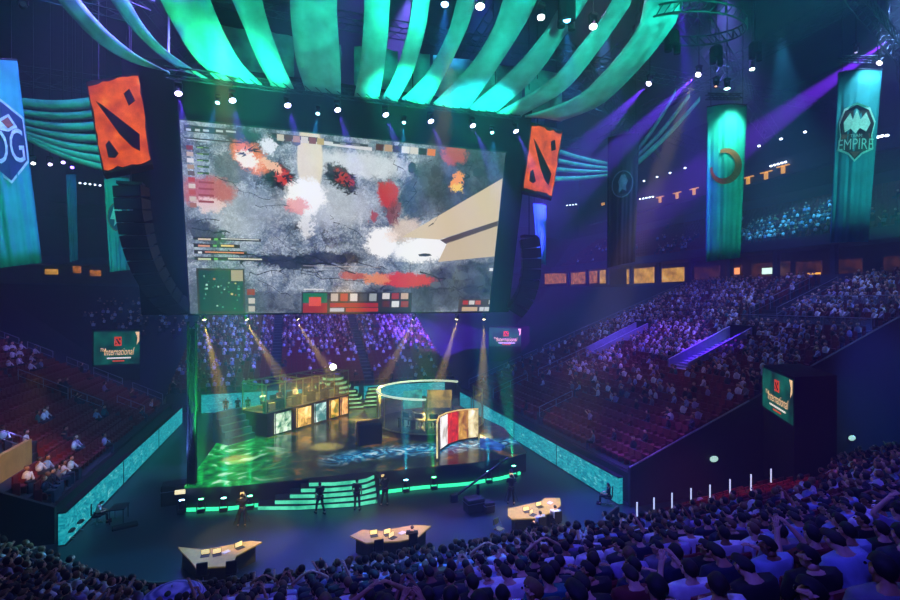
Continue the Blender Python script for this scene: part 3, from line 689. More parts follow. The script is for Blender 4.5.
for i in range(5): rect(196+.4*i, 146+6.4*i, 209, 149+6.4*i, '#3c5a2a', 2); rect(197, 147+6.4*i, 203, 148.3+6.4*i, '#9ad060', 3)
for i in range(4): rect(198.5, 181+6.4*i, 214, 184+6.4*i, '#a83a34', 2)
for i, (x1, segs) in enumerate(((261, ((198, 211, '#e8d0b0'), (214, 218, '#70c050'), (221, 259, '#f0f0e8'))), (240, ((198, 210, '#e8a070'), (213, 217, '#70c050'), (221, 234, '#ffd080'))), (247, ((198, 202, '#f0f0f0'), (205, 244, '#ff9060'))), (268, ((198, 211, '#d8e0b0'), (214, 218, '#70c050'), (228, 262, '#f0e8d0'))))):
    y = 236.6+6.6*i; rect(193+.5*i, y, x1, y+5.2, '#2c2622', 2)
    for a_, c_, cc in segs: rect(a_, y+1.5, c_, y+3.7, cc, 3)
rect(196, 268, 245.5, 313, '#3c3a34', 2); rect(198.5, 270.5, 243.5, 311, '#174038', 3)
for i in range(46):
    x = random.uniform(201, 240); y = random.uniform(273, 308); s_ = random.uniform(.8, 2.6)
    rect(x, y, x+s_, y+s_*.8, random.choice(['#2f7a58', '#5aa88a', '#c8e0c8', '#0c2a24', '#d86a30', '#e8c870', '#0c2a24', '#3a9078', '#1d5c48']), 4)
rect(231, 270, 243, 281, '#b8a888', 5); rect(247, 289, 255, 295, '#a04030', 3); rect(248.5, 298, 255, 303.5, '#d8d0c8', 3); rect(248.5, 306, 255, 311.5, '#c8c0b8', 3)
rect(301.5, 292, 411, 313, '#2e3430', 2); rect(303, 293, 327, 303, '#1f7a50', 3); rect(303, 303, 327, 313, '#a82c20', 3); rect(309, 297, 321, 306, '#f05a3c', 4)
for i in range(5): rect(331+9.6*i, 293.5, 338+9.6*i, 301, ('#c8c0b8', '#b83a2a', '#e8e4e0', '#50585c', '#a8b0b0')[i], 3)
rect(330, 303, 378, 307, '#b02a22', 3); rect(330, 308, 344, 311.5, '#c8ccd8', 3); rect(346, 308, 378, 311.5, '#c03428', 3)
for i in range(3):
    for j in range(2): rect(382.5+9.3*i, 293+8*j, 389.5+9.3*i, 299+8*j, ('#e8e4e0', '#a83828', '#d8b8a0', '#603028', '#f0f0f0', '#a0483c')[i+3*j], 3)
rect(304, 288.6, 324, 290, '#e8e8e8', 3); rect(303, 265.5, 381, 267.4, '#f0e0d8', 3); rect(303, 269, 380, 270.6, '#e8e8f0', 3)
rect(459, 299, 493.5, 313, '#4a4640', 2)
for i in range(3): rect(463+6.2*i, 300.5, 468+6.2*i, 304.5, ('#c03a28', '#e8e0d8', '#d06a50')[i], 3)
rect(462, 307, 477, 311, '#d8b890', 3)
for i in range(3): rect(479.5+5*i, 307, 483.5+5*i, 311, '#d8dce0', 3)
rect(489, 300, 493, 304, '#e8e8e8', 3); rect(489.5, 268, 495, 271, '#f4f4ff', 3)
poly_([(318, 140), (372, 147.5), (372, 151), (318, 144)], '#e8e6ea', 1)
d = b.build('display', SCR_M, scr)
uvl = d.data.uv_layers.new(name='UVMap')
for pl in d.data.polygons:
    for li in pl.loop_indices:
        w_ = d.data.vertices[d.data.loops[li].vertex_index].co+Vector(scr.location)-P0
        uvl.data[li].uv = (w_.x, w_.dot(UPV))
# hanging cables of the screen
b = MB()
for u in (1, 8, 15, 21.5): b.tube(S3(u, SHT+3.2, -.6), (S3(u, SHT, 0).x, 35.5, 41.9), .04, 5)
b.build('hanging_cable', TRUSSM, scr)
# ------------------------------------------------------------------ line arrays beside the screen
def line_array(pts, w, dep, lab):
    t = thing('line_array', lab, 'loudspeaker', pts[-1])
    n = len(pts)-1
    for i in range(n):
        a_, c_ = pts[i], pts[i+1]; md = (a_+c_)/2; hgt = (a_-c_).length; up = (a_-c_).normalized()
        rt = Vector((.95, -.31, 0)); rt = (rt-up*rt.dot(up)).normalized(); fwd = up.cross(rt)
        R = Matrix((rt, fwd, up)).transposed()
        b = MB(); sl = .1*hgt                                     # wedge cabinet, deeper at the front
        vs = [Vector((x*w/2, y*dep/2, z*(hgt*.47 if y < 0 else hgt*.36))) for z in (-1, 1) for x, y in ((-1, -1), (1, -1), (1, 1), (-1, 1))]
        b.add([md+R @ v for v in vs], [(3, 2, 1, 0), (4, 5, 6, 7), (0, 1, 5, 4), (1, 2, 6, 5), (2, 3, 7, 6), (3, 0, 4, 7)])
        cb = b.build('cabinet', mat('cabinet_black', '#1b1d24', .45), t)
        MB().box(md+R @ Vector((0, -dep/2-.02, 0)), (w*.86, .03, hgt*.72), M=R).build('grille', mat('grille_grey', '#2c3038', .7, scale=40), cb)
    MB().box(pts[0]+Vector((0, 0, .12)), (w*.8, dep*.8, .18)).build('rigging_frame', TRUSSM, t)
    b = MB(); b.tube(pts[0]+Vector((0, 0, .2)), Vector((pts[0].x, pts[0].y, 41.9)), .04, 5); b.build('chain', TRUSSM, t)
la = [at(*p, y=34.6+.03*i*i) for i, p in enumerate([(131, 186), (132, 198), (133, 210), (135, 222), (137, 234), (140, 246), (144, 258), (149, 270), (155, 281), (162, 292), (170, 301), (180, 309)])]
line_array(la, 1.7, .9, 'curved black loudspeaker column hanging left of the screen')
la = [at(*p, y=35.5+.03*i*i) for i, p in enumerate([(529, 238), (530.5, 248), (531, 258), (531, 268), (530, 278), (528, 287), (525, 296), (520, 304), (514, 311)])]
line_array(la, 1.5, .9, 'curved black loudspeaker column hanging right of the screen')
# ------------------------------------------------------------------ orange cubes with the carved emblem
ORG = glow('lava_orange', '#b03000', '#f06010', 1.1, 1.0, lo=.3, hi=.6, c3='#ff9038')
ORD = mat('carved_dark', '#3a1c14', .9)
def mapper(cn): # bilinear map
    TL, TR, BR, BL = cn
    return lambda u, v: (TL*(1-u)+TR*u)*(1-v)+(BL*(1-u)+BR*u)*v
def cube(cn, back, lab, mirror=False):
    t = thing('hanging_block', lab, 'hanging sign', (cn[2]+cn[3])/2)
    f = mapper(cn); b = MB(); vs = list(cn)+[c_+back for c_ in cn]
    b.add(vs, [(3, 2, 1, 0), (4, 5, 6, 7), (0, 1, 5, 4), (1, 2, 6, 5), (2, 3, 7, 6), (3, 0, 4, 7)])
    b.build('block_body', mat('block_side', '#3c2418', .9, scale=2), t)
    nrm = (cn[1]-cn[0]).cross(cn[3]-cn[0]).normalized()
    if nrm.dot(Vector((0, 0, H))-cn[0]) < 0: nrm = -nrm
    # rough-edged orange face
    b = MB(); n = 10; ring_ = []
    for i in range(n): ring_.append((.03+.94*i/n, .04+random.uniform(-.02, .02)))
    for i in range(n): ring_.append((.97+random.uniform(-.02, .02), .04+.92*i/n))
    for i in range(n): ring_.append((.97-.94*i/n, .96+random.uniform(-.02, .02)))
    for i in range(n): ring_.append((.03+random.uniform(-.02, .02), .96-.92*i/n))
    b.add([f(u, v)+nrm*.03 for u, v in ring_], [tuple(range(len(ring_)))])
    b.build('lit_face', ORG, t)
    b = MB()
    sh = [[(.12, .22), (.22, .27), (.84, .66), (.80, .84), (.66, .78), (.46, .62)], [(.66, .20), (.78, .16), (.86, .30), (.72, .34)], [(.16, .70), (.24, .66), (.38, .82), (.30, .86), (.17, .84)]]
    for s_ in sh: b.add([f(u, v)+nrm*.06 for u, v in s_], [tuple(range(len(s_)))])
    b.build('emblem', ORD, t)
    b = MB()
    for u in (.2, .8):
        p = f(u, 0)+back*.5; b.tube(p, Vector((p.x, p.y, 41.9)), .03, 5)
    b.build('hanging_cable', TRUSSM, t)
cube([at(86, 82, y=34), at(139, 72, y=33.3), at(153, 164, y=33.3), at(103, 174, y=34)], Vector((-.42, 1.9, .1)), 'glowing orange block with a carved slash emblem hanging left of the screen')
cube([at(531, 122, y=34.8), at(563, 131, y=35.6), at(552, 198, y=35.6), at(522, 191, y=34.8)], Vector((.75, 1.5, .1)), 'glowing orange block with a carved slash emblem hanging right of the screen')
# ------------------------------------------------------------------ green canopy bands
FAB = mat('canopy_fabric', '#a4cccc', .8, scale=.9, var=.35)
bands = [
 ([(168, 72), (130, 62), (97, 42), (70, 15), (58, 0)], [(170, 72.5), (140, 57), (115, 38), (95, 18), (80, 0)]),
 ([(200, 77), (180, 70), (152, 50), (130, 27), (110, 0)], [(208, 79), (190, 68), (165, 50), (145, 28), (128, 0)]),
 ([(214, 78), (190, 53), (175, 28), (166, 12), (160, 0)], [(262, 85), (240, 62), (225, 35), (216, 15), (210, 0)]),
 ([(270, 84), (255, 55), (245, 30), (238, 14), (232, 0)], [(294, 89), (283, 65), (272, 35), (266, 16), (262, 0)]),
 ([(305, 89), (296, 60), (292, 30), (290.5, 14), (290, 0)], [(341, 95), (340, 60), (338, 30), (337, 14), (337, 0)]),
 ([(354, 96), (360, 65), (363, 30), (364, 14), (364, 0)], [(379, 98), (384, 70), (388, 35), (389, 16), (390, 0)]),
 ([(382, 98), (397, 68), (408, 30), (411, 14), (413, 0)], [(398, 100.5), (414, 70), (425, 32), (428, 15), (430, 0)]),
 ([(402, 99), (428, 72), (447, 35), (453, 16), (457, 0)], [(430, 103.5), (450, 66), (466, 32), (472, 15), (477, 0)]),
 ([(433, 104), (470, 66), (490, 35), (498, 16), (503, 0)], [(470, 108), (500, 65), (522, 30), (531, 14), (537, 0)]),
 ([(468, 108), (512, 70), (540, 38), (552, 20), (563, 0)], [(497, 112), (535, 78), (562, 40), (577, 18), (588, 0)]),
 ([(497, 112), (550, 80), (580, 45), (600, 20), (612, 0)], [(522, 115), (565, 90), (595, 55), (613, 30), (630, 5)]),
 ([(525, 115.5), (575, 97), (605, 70), (628, 42), (640, 22)], [(562, 120), (600, 105), (630, 78), (655, 50), (676, 22)]),
]
def lerp_path(pts, n):
    out = []
    for i in range(n+1):
        t = i/n*(len(pts)-1); k = min(int(t), len(pts)-2); f_ = t-k
        P = [pts[max(0, k-1)], pts[k], pts[k+1], pts[min(len(pts)-1, k+2)]]
        out.append(tuple(.5*((2*P[1][j])+(-P[0][j]+P[2][j])*f_+(2*P[0][j]-5*P[1][j]+4*P[2][j]-P[3][j])*f_*f_+(-P[0][j]+3*P[1][j]-3*P[2][j]+P[3][j])*f_**3) for j in (0, 1)))
    return out
def to_canopy(px, py, yb):
    z = 25.3+3.0*max(0, 1-py/yb)**1.2
    return at(px, py, d=(z-H)*F/(300-py))
for bi, (l_, r_) in enumerate(bands):
    n = 14; lp, rp_ = lerp_path(l_, n), lerp_path(r_, n); yb = (l_[0][1]+r_[0][1])/2
    rows = []
    for i in range(n+1):
        rows.append([to_canopy(lp[i][0]*(1-k/4)+rp_[i][0]*k/4, lp[i][1]*(1-k/4)+rp_[i][1]*k/4, yb) for k in range(5)])
    # continue upward past the frame and back up behind the lowest line
    e0, e1 = rows[-1], rows[-2]
    up_ = [[p+(p-q_)*f_+Vector((0, 0, .4*f_)) for p, q_ in zip(e0, e1)] for f_ in (2, 4)]
    tail = []
    for f_, dz in ((.5, .1), (1.1, .5), (1.8, 1.4), (2.6, 3.0), (3.2, 5.0)):
        tail.append([Vector((p.x, p.y, p.z))+Vector((p.x, p.y, 0)).normalized()*f_+Vector((0, 0, dz)) for p in rows[0]])
    rows = tail[::-1]+rows+up_
    b = MB(); vs = [p+Vector((0, 0, .05*math.sin(k*1.6+bi))) for r__ in rows for k, p in enumerate(r__)]
    fs = [(i*5+k, i*5+k+1, (i+1)*5+k+1, (i+1)*5+k) for i in range(len(rows)-1) for k in range(4)]
    b.add(vs, fs, 0, True)
    o = b.build('canopy_band', FAB)
    md = o.modifiers.new('s', 'SOLIDIFY'); md.thickness = .03
    place = ('leftmost, ending above the left orange block', 'second from the left', 'widest at the left, above the left half of the screen', 'narrow, right of the widest left one', 'broad, above the middle of the screen', 'upright, right of the broad middle one', 'narrow curved, above the screen right of centre', 'curved, fourth left of the hanging black lamp', 'broad curved, third left of the hanging black lamp', 'curved, ending left of the hanging black lamp', 'slim curved, passing behind the hanging black lamp', 'rightmost, ending above the right orange block')[bi]
    tag(o, 'green canopy band, '+place, 'fabric canopy', 'fabric bands over the stage')
# swags further back, left and right
def swag(pl, pr, y0, y1, sag, w0, w1, lab, grp, n=10):
    b = MB(); vs = []
    for i in range(n+1):
        t = i/n; x = pl[0]+(pr[0]-pl[0])*t; y = pl[1]+(pr[1]-pl[1])*t+sag*math.sin(PI*t); w = w0+(w1-w0)*t
        Y = y0+(y1-y0)*t
        vs += [at(x, y, y=Y), at(x, y+w*.55, y=Y+.25), at(x, y+w, y=Y+1.2)]
    fs = []
    for i in range(n): o_ = i*3; fs += [(o_, o_+3, o_+4, o_+1), (o_+1, o_+4, o_+5, o_+2)]
    b.add(vs, fs, 0, True); o = b.build('canopy_band', FAB); md = o.modifiers.new('s', 'SOLIDIFY'); md.thickness = .03
    tag(o, lab, 'fabric canopy', grp)
for i, (a_, c_, w0, w1) in enumerate((((16, 97), (110, 93), 9, 12), ((16, 108), (110, 107), 6, 9), ((16, 117), (112, 119), 5, 11), ((16, 123), (114, 133), 4, 10), ((18, 128), (116, 146), 4, 9), ((20, 132), (118, 157), 3, 9), ((22, 135), (122, 167), 2.5, 8))):
    swag(a_, c_, 50, 47, 5, w0, w1, 'distant green swag between tall left banner and orange block, %s' % ('topmost', 'second from the top', 'third from the top', 'fourth from the top', 'third from the bottom', 'second from the bottom', 'lowest')[i], 'distant swags on the left')
for i, (a_, c_, w0, w1) in enumerate((((556, 148), (614, 163), 5, 3.5), ((553, 157), (614, 167), 5, 2.6), ((550, 166), (614, 170), 5, 2.4), ((546, 176), (614, 173), 6, 2.2))):
    swag(a_, c_, 50, 55, 1.5, w0, w1, 'distant green fabric swag right of the right orange block, %s' % ('topmost', 'second from the top', 'third from the top', 'lowest')[i], 'distant swags on the right')
for i, (a_, c_) in enumerate((((636, 160), (700, 96)), ((636, 155), (690, 92)), ((636, 149), (676, 88)))):
    swag(a_, c_, 52, 42, 3, 7, 5, 'distant teal fabric swag rising right of the dark banner, %s' % ('lowest', 'middle', 'topmost')[i], 'distant swags beyond the dark banner')
# ------------------------------------------------------------------ hanging banners
BTEAL = mat('banner_teal', '#2cb8ae', .75, scale=.6, var=.3)
BBLUE = mat('banner_blue', '#2f9fb4', .75, scale=.6, var=.3)
BDARK = mat('banner_dark', '#16283a', .85, scale=.6)
def atr(px, py, d):
    pc = px; return at(px, py, d=d*math.sqrt(1+((PCX-450)/F)**2)/math.sqrt(1+((px-450)/F)**2)*(1 if True else 0))
PCX = 450
def banner(cn, m, lab, cat='banner', rad=.5, hook=True):
    t = thing('hanging_banner', lab, cat, (cn[2]+cn[3])/2)
    f = mapper(cn); b = MB(); nu, nvv = 28, 12; vs = []
    wide = (cn[1]-cn[0]).length
    nrm = (cn[1]-cn[0]).cross(cn[3]-cn[0]).normalized()
    if nrm.dot(Vector((0, 0, H))-cn[0]) < 0: nrm = -nrm
    for j in range(nvv+1):
        for i in range(nu+1):
            u, v = i/nu, j/nvv
            bulge = math.sin(PI*u)*wide*.15
            fold = (math.sin(u*26+1.3)*.5+math.sin(u*43)*.5)*.11*min(1, v*1.6)
            vs.append(f(u, v)+nrm*(bulge+fold))
    fs = [(j*(nu+1)+i, j*(nu+1)+i+1, (j+1)*(nu+1)+i+1, (j+1)*(nu+1)+i) for j in range(nvv) for i in range(nu)]
    b.add(vs, fs, 0, True); o = b.build('fabric', m, t); md = o.modifiers.new('s', 'SOLIDIFY'); md.thickness = .02
    b = MB(); b.path([f(u/8, 0)+nrm*math.sin(PI*u/8)*wide*.15 for u in range(9)], .06); b.tube(f(0, 0), f(1, 0), .05)
    for u in (.1, .9): p = f(u, 0); b.tube(p, Vector((p.x, p.y, 41.9)), .025, 4)
    b.build('hoop', TRUSSM, t)
    return t, f, nrm, wide
def face_pt(f, nrm, wide): return lambda u, v, o=.12: f(u, v)+nrm*(math.sin(PI*max(0, min(1, u)))*wide*.15+o)
def decal(t, fp, shapes, name='emblem'):
    mats_ = []; b = MB()
    for k, (pts, m, o) in enumerate(shapes):
        if m not in mats_: mats_.append(m)
        b.add([fp(u, v, o) for u, v in pts], [tuple(range(len(pts)))], mats_.index(m))
    return b.build(name, mats_, t)
def textdecal(t, fp, txt, u0, u1, v0, v1, m, o=.16, name='lettering'):
    vs, fs = textmesh(txt, 1, 0)
    xs = [v.x for v in vs]; ys = [v.y for v in vs]; x0, x1, y0, y1 = min(xs), max(xs), min(ys), max(ys)
    b = MB(); b.add([fp(u0+(v.x-x0)/(x1-x0)*(u1-u0), v1+(v.y-y0)/(y1-y0)*(v0-v1), o) for v in vs], fs)
    return b.build(name, m, t)
ell = lambda cu, cv, ru, rv, n=20, a0=0, a1=360: [(cu+ru*math.cos(math.radians(a0+(a1-a0)*i/n)), cv+rv*math.sin(math.radians(a0+(a1-a0)*i/n))) for i in range(n)]
PALE = mat('pale_print', '#dff6f0', .7); NAVY = mat('navy_print', '#15406e', .7); ORP = mat('orange_print', '#c8603a', .7); DKP = mat('dark_print', '#3a2a2a', .7); RUST = mat('rust_print', '#a85a48', .7)
# left tall blue banner, cropped by the frame
PCX = 10; t, f, nr_, w_ = banner([atr(-48, 64, 28), atr(17, 60, 28), atr(42, 263, 28), atr(-14, 270, 28)], BTEAL, 'tall teal banner with a dark hexagon and white block letters at the left edge')
fp = face_pt(f, nr_, w_)
decal(t, fp, [([(.30, .30), (.64, .19), (.985, .28), (.99, .45), (.985, .50), (.64, .60), (.30, .50)], PALE, .12), ([(.33, .31), (.64, .205), (.96, .29), (.965, .44), (.96, .49), (.64, .585), (.33, .49)], NAVY, .14), ([(.55, .29), (.74, .265), (.86, .33), (.7, .35), (.56, .34)], PALE, .16), ([(.6, .3), (.72, .28), (.8, .32), (.7, .335)], RUST, .18)])
textdecal(t, fp, 'OG', .37, .93, .335, .50, PALE, .18)
PCX = 72; t, f, nr_, w_ = banner([atr(66, 174, 52), atr(76, 174, 52), atr(78, 260, 52), atr(70, 262, 52)], BBLUE, 'narrow teal banner far behind, between the tall left banner and the left orange block')
PCX = 118; t, f, nr_, w_ = banner([atr(104, 178, 46), atr(129, 178, 46), atr(130, 270, 46), atr(110, 272, 46)], BTEAL, 'teal banner with a white winged emblem under the left orange block')
fp = face_pt(f, nr_, w_)
decal(t, fp, [(ell(.5, .42, .46, .16), RUST, .12), (ell(.5, .42, .42, .145), NAVY, .14), ([(.15, .44), (.35, .30), (.6, .33), (.85, .42), (.7, .45), (.75, .5), (.5, .47), (.3, .52), (.35, .45)], PALE, .16), ([(.2, .53), (.8, .53), (.75, .56), (.25, .56)], RUST, .16)])
PCX = 541; t, f, nr_, w_ = banner([atr(533, 203, 55), atr(546, 205, 55), atr(546, 265, 55), atr(538, 263, 55)], BBLUE, 'narrow blue banner just right of the right loudspeaker column')
PCX = 622; t, f, nr_, w_ = banner([atr(608, 138, 48), atr(639, 134, 48), atr(635, 262, 48), atr(607, 268, 48)], BDARK, 'unlit dark banner with a pale round emblem behind the others')
fp = face_pt(f, nr_, w_)
PRP = mat('faded_print', '#7a7f9a', .8)
decal(t, fp, [(ell(.5, .38, .36, .105), PRP, .12), (ell(.5, .38, .33, .095), BDARK, .14), ([(.35, .36), (.45, .31), (.58, .31), (.68, .36), (.62, .40), (.64, .44), (.5, .42), (.38, .45), (.4, .40)], PRP, .16)])
PCX = 725; t, f, nr_, w_ = banner([atr(707, 107, 38), atr(747, 105, 38), atr(740, 258, 38), atr(706, 262, 38)], BTEAL, 'bright teal banner with an orange crescent emblem')
fp = face_pt(f, nr_, w_)
out_ = ell(.52, .40, .40, .115, 30, -130, 175)
in_ = ell(.44, .405, .27, .085, 30, 175, -130)
b = MB(); k = 30
oo = [(.52+.42*math.cos(math.radians(a_)), .40+.115*math.sin(math.radians(a_))) for a_ in range(-120, 181, 10)]
ii = [(.46+.30*math.cos(math.radians(a_)), .395+.083*math.sin(math.radians(a_))) for a_ in range(-120, 181, 10)]
oo[0] = ii[0] = (.36, .31)
for a_ in range(len(oo)-1): b.add([fp(*oo[a_]), fp(*oo[a_+1]), fp(*ii[a_+1]), fp(*ii[a_])], [(0, 1, 2, 3)])
b.build('emblem', ORP, t)
PCX = 854; t, f, nr_, w_ = banner([atr(838, 73, 37), atr(882, 70, 37), atr(868, 242, 37), atr(830, 243, 37)], BBLUE, 'blue-teal banner with a bearded warrior shield emblem near the right edge')
fp = face_pt(f, nr_, w_)
decal(t, fp, [([(.08, .30), (.2, .22), (.5, .19), (.8, .22), (.95, .30), (.9, .38), (.95, .46), (.7, .49), (.52, .535), (.35, .49), (.08, .46), (.13, .38)], PALE, .12),
              ([(.11, .31), (.22, .235), (.5, .205), (.78, .235), (.92, .31), (.87, .38), (.92, .45), (.68, .48), (.52, .52), (.37, .48), (.11, .45), (.16, .38)], DKP, .14),
              ([(.2, .30), (.35, .25), (.42, .29), (.5, .23), (.6, .29), (.72, .25), (.84, .31), (.75, .36), (.6, .34), (.5, .37), (.38, .34), (.24, .36)], PALE, .16),
              ([(.18, .37), (.84, .37), (.87, .395), (.16, .395)], RUST, .17), ([(.4, .475), (.64, .475), (.52, .51)], RUST, .17)])
textdecal(t, fp, 'EMPIRE', .10, .94, .40, .462, PALE, .19)
textdecal(t, fp, 'TEAM', .38, .66, .374, .392, PALE, .19)
# ------------------------------------------------------------------ video boxes in the corners
VB = glow('video_teal', '#032a2a', '#0c7a66', .8, .75, lo=.35, hi=.7, c3='#35c8a0')
GOLD = mat('gold_text', '#ffd9a0', .5, emit='#ffc890', es=1.0); REDT = mat('red_mark', '#e04828', .5, emit='#e04828', es=.8); WHT = mat('white_text', '#fff4e8', .5, emit='#fff0e0', es=.9)
def vbox(TLc, TRc, hgt, body_h, depth_v, lab):
    """TLc, TRc: top corners of the screen face; box hangs down body_h"""
    t = thing('video_box', lab, 'screen', (TLc+TRc)/2-Vector((0, 0, body_h)))
    e = (TRc-TLc); dn = Vector((0, 0, -1)); W = e.length; eu = e.normalized(); nrm = eu.cross(Vector((0, 0, 1)));
    if nrm.dot(Vector((0, 0, H))-TLc) < 0: nrm = -nrm
    T0, T1 = TLc+Vector((0, 0, .15)), TRc+Vector((0, 0, .15)); up = Vector((0, 0, 1))
    vs = [T0+dn*(body_h+.15), T1+dn*(body_h+.15), T1, T0]; vs += [v+depth_v for v in vs]
    MB().add(vs, [(0, 1, 2, 3), (7, 6, 5, 4), (0, 4, 5, 1), (1, 5, 6, 2), (2, 6, 7, 3), (3, 7, 4, 0)]).build('box_body', BLACK, t)
    f = lambda u, v, o=.05: TLc+e*u+dn*hgt*v+nrm*o
    s = MB().add([f(0, 0), f(1, 0), f(1, 1), f(0, 1)], [(0, 1, 2, 3)]).build('display', VB, t)
    def T(txt, u0, u1, v0, v1, m, sh=0):
        vs_, fs_ = textmesh(txt, 1, 0, shear=sh); xs = [v.x for v in vs_]; ys = [v.y for v in vs_]; x0, x1, y0, y1 = min(xs), max(xs), min(ys), max(ys)
        MB().add([f(u0+(v.x-x0)/(x1-x0)*(u1-u0), v1+(v.y-y0)/(y1-y0)*(v0-v1), .08) for v in vs_], fs_).build('lettering', m, t)
    T('The', .14, .26, .50, .60, GOLD, .3); T('International', .22, .88, .50, .72, GOLD, .3)
    MB().add([f(.28, .79, .08), f(.80, .79, .08), f(.80, .83, .08), f(.28, .83, .08)], [(0, 1, 2, 3)]).build('caption_line', WHT, t)
    MB().add([f(.40, .88, .08), f(.66, .88, .08), f(.66, .92, .08), f(.40, .92, .08)], [(0, 1, 2, 3)]).build('caption_line', REDT, t)
    b = MB()
    b.add([f(.44, .16, .07), f(.60, .16, .07), f(.60, .44, .07), f(.44, .44, .07)], [(0, 1, 2, 3)], 0)
    b.add([f(.465, .22, .09), f(.50, .22, .09), f(.58, .38, .09), f(.545, .40, .09)], [(0, 1, 2, 3)], 1)
    b.add([f(.545, .21, .09), f(.58, .20, .09), f(.58, .26, .09), f(.55, .27, .09)], [(0, 1, 2, 3)], 1); b.add([f(.465, .33, .09), f(.5, .38, .09), f(.465, .40, .09)], [(0, 1, 2)], 1)
    b.build('emblem', [REDT, DKP], t)
    MB().add([f(.9, .02, .07), f(.99, .02, .07), f(.985, .3, .07), f(.93, .42, .07), f(.95, .2, .07)], [(0, 1, 2, 3, 4)]).build('gold_corner', GOLD, t)
vbox(at(94, 332, y=57.5), at(140, 331, y=57.5), 3.3, 5.0, Vector((-1, 2.5, 0)), 'black box with a teal lit title screen at the far left corner')
vbox(at(489, 328, y=57), at(521, 328.5, y=57), 2.3, 4.2, Vector((2.5, 2.5, 0)), 'black box with a small teal lit title screen at the far right corner')
vbox(Vector((27.4, 22.5, 7.4)), Vector((24.5, 18.4, 7.4)), 2.35, 6.6, Vector((2.7, -.25, 0)), 'tall black box with teal title screen at the near end of the right bank')
# ------------------------------------------------------------------ stairs, rails and vomitories
def rz(x): return RZ0+RS*(x-RX0)
def lz(x): return LZ0+LS*(LX0-x)
def rail(pts, h, lab, grp=None, r=.035, m=STEEL):
    t = thing('hand_rail', lab, 'railing', pts[0], group=grp)
    b = MB(); b.path([p+Vector((0, 0, h)) for p in pts], r); b.path([p+Vector((0, 0, h*.5)) for p in pts], r*.7); b.build('rail', m, t)
    for p in pts: MB().tube(p, p+Vector((0, 0, h)), r).build('post', m, t)
# right bank stair rails
for Y, x0, x1, lab in ((50.5, 18.6, 27, 'far edge of the right bank, lower part'), (50.8, 28, 48, 'far edge of the right bank, upper part'), (44.2, 18.8, 22.5, 'lower aisle of the right bank near its far end'), (35.2, 19, 22, 'lower aisle in the middle of the right bank'), (43.8, 23.5, 30, 'upper aisle of the right bank below the violet stairwell')):
    n = max(2, int((x1-x0)/2)); rail([Vector((x0+(x1-x0)*i/n, Y, rz(x0+(x1-x0)*i/n))) for i in range(n+1)], .95, 'pale handrail along the '+lab)
# left bank far-edge rails (broken into pieces) and inner rails
for (x0, x1, Y, lab) in ((-11.2, -13.6, 51, 'lowest piece'), (-14.4, -16.6, 51, 'second piece from the bottom'), (-17.0, -18.6, 51.0, 'third piece from the bottom'), (-19.6, -21.4, 51, 'fourth piece from the bottom'), (-22, -24.0, 51, 'topmost piece')):
    n = 2; rail([Vector((x0+(x1-x0)*i/n, Y, lz(x0+(x1-x0)*i/n))) for i in range(n+1)], .95, 'pale handrail at the far edge of the left bank, '+lab)
for (x0, x1, Y, lab) in ((-18.6, -15.6, 43, 'upper middle aisle of the left bank'), (-15.4, -13.4, 43, 'lower middle aisle of the left bank'), (-13.2, -11.3, 45.5, 'bottom of the left bank near the teal board'), (-16.6, -13.5, 32.2, 'near aisle of the left bank')):
    n = 2; rail([Vector((x0+(x1-x0)*i/n, Y, lz(x0+(x1-x0)*i/n))) for i in range(n+1)], .95, 'pale handrail in the '+lab)
# violet stairwells
VW = mat('stairwell_paint', '#9a8cc0', .7, scale=2)
def vom(x0, x1, Y0, Y1, lab):
    t = thing('stairwell', lab, 'stairwell', ((x0+x1)/2, (Y0+Y1)/2, rz(x0)))
    for yy in (Y0, Y1): MB().wall([(x0, yy), (x1, yy)], [rz(x0)-.2, rz(x1)-.2], [rz(x0)+.95, rz(x1)+1.15], .16).build('side_wall', VW, t)
    n = 14; b = MB()
    for k in range(n):
        xa = x0+(x1-x0)*k/n; b.box((xa+(x1-x0)/n/2, (Y0+Y1)/2, rz(xa)+.22), ((x1-x0)/n, Y1-Y0-.2, .2))
    b.build('stair_flight', VW, t)
    MB().box((x1+.15, (Y0+Y1)/2, rz(x1)+.65), (.3, Y1-Y0+.4, 1.3)).build('head_wall', DARK, t)
vom(29.2, 35.6, 30.3, 32.4, 'violet-lit stairwell with pale walls in the right bank, the nearer and brighter one')
vom(29.0, 35.2, 42.0, 43.8, 'violet-lit stairwell in the right bank, the farther and dimmer one')
# glass rails in the upper right
GR = mat('rail_glass', '#a8c4e0', .15, alpha=.3)
def glassrail(x, Ya, Yb, z, lab):
    t = thing('glass_railing', lab, 'railing', (x, (Ya+Yb)/2, z))
    n = max(1, int(abs(Yb-Ya)/1.6))
    for i in range(n):
        a_, c_ = Ya+(Yb-Ya)*i/n, Ya+(Yb-Ya)*(i+1)/n
        MB().box((x, (a_+c_)/2, z+.5), (.03, abs(c_-a_)*.93, .9)).build('glass_pane', GR, t)
        MB().tube((x, a_, z), (x, a_, z+1.05), .03).build('post', STEEL, t)
    MB().tube((x, Ya, z+1.05), (x, Yb, z+1.05), .035).build('top_rail', STEEL, t)
glassrail(38.2, 23.2, 33.6, rz(38.2)+.1, 'lower glass railing across the upper part of the right bank')
glassrail(42.6, 23.2, 31.2, rz(42.6)+.1, 'upper glass railing near the top of the right bank')
struct(MB().box((38.9, 28.4, rz(38.2)+.02), (1.4, 10.6, .1)), 'trim_61', FASC, 'pale cross-walk slab behind the glass railing', 'slab')
for Y in (34.2, 31.6):
    t = MB(); pts = [Vector((x, Y, rz(x))) for x in (40, 42.5, 45, 47.5)]
    rail(pts, 1.1, 'pale handrail climbing to the wide sign board, %s one' % ('left' if Y > 33 else 'right'))
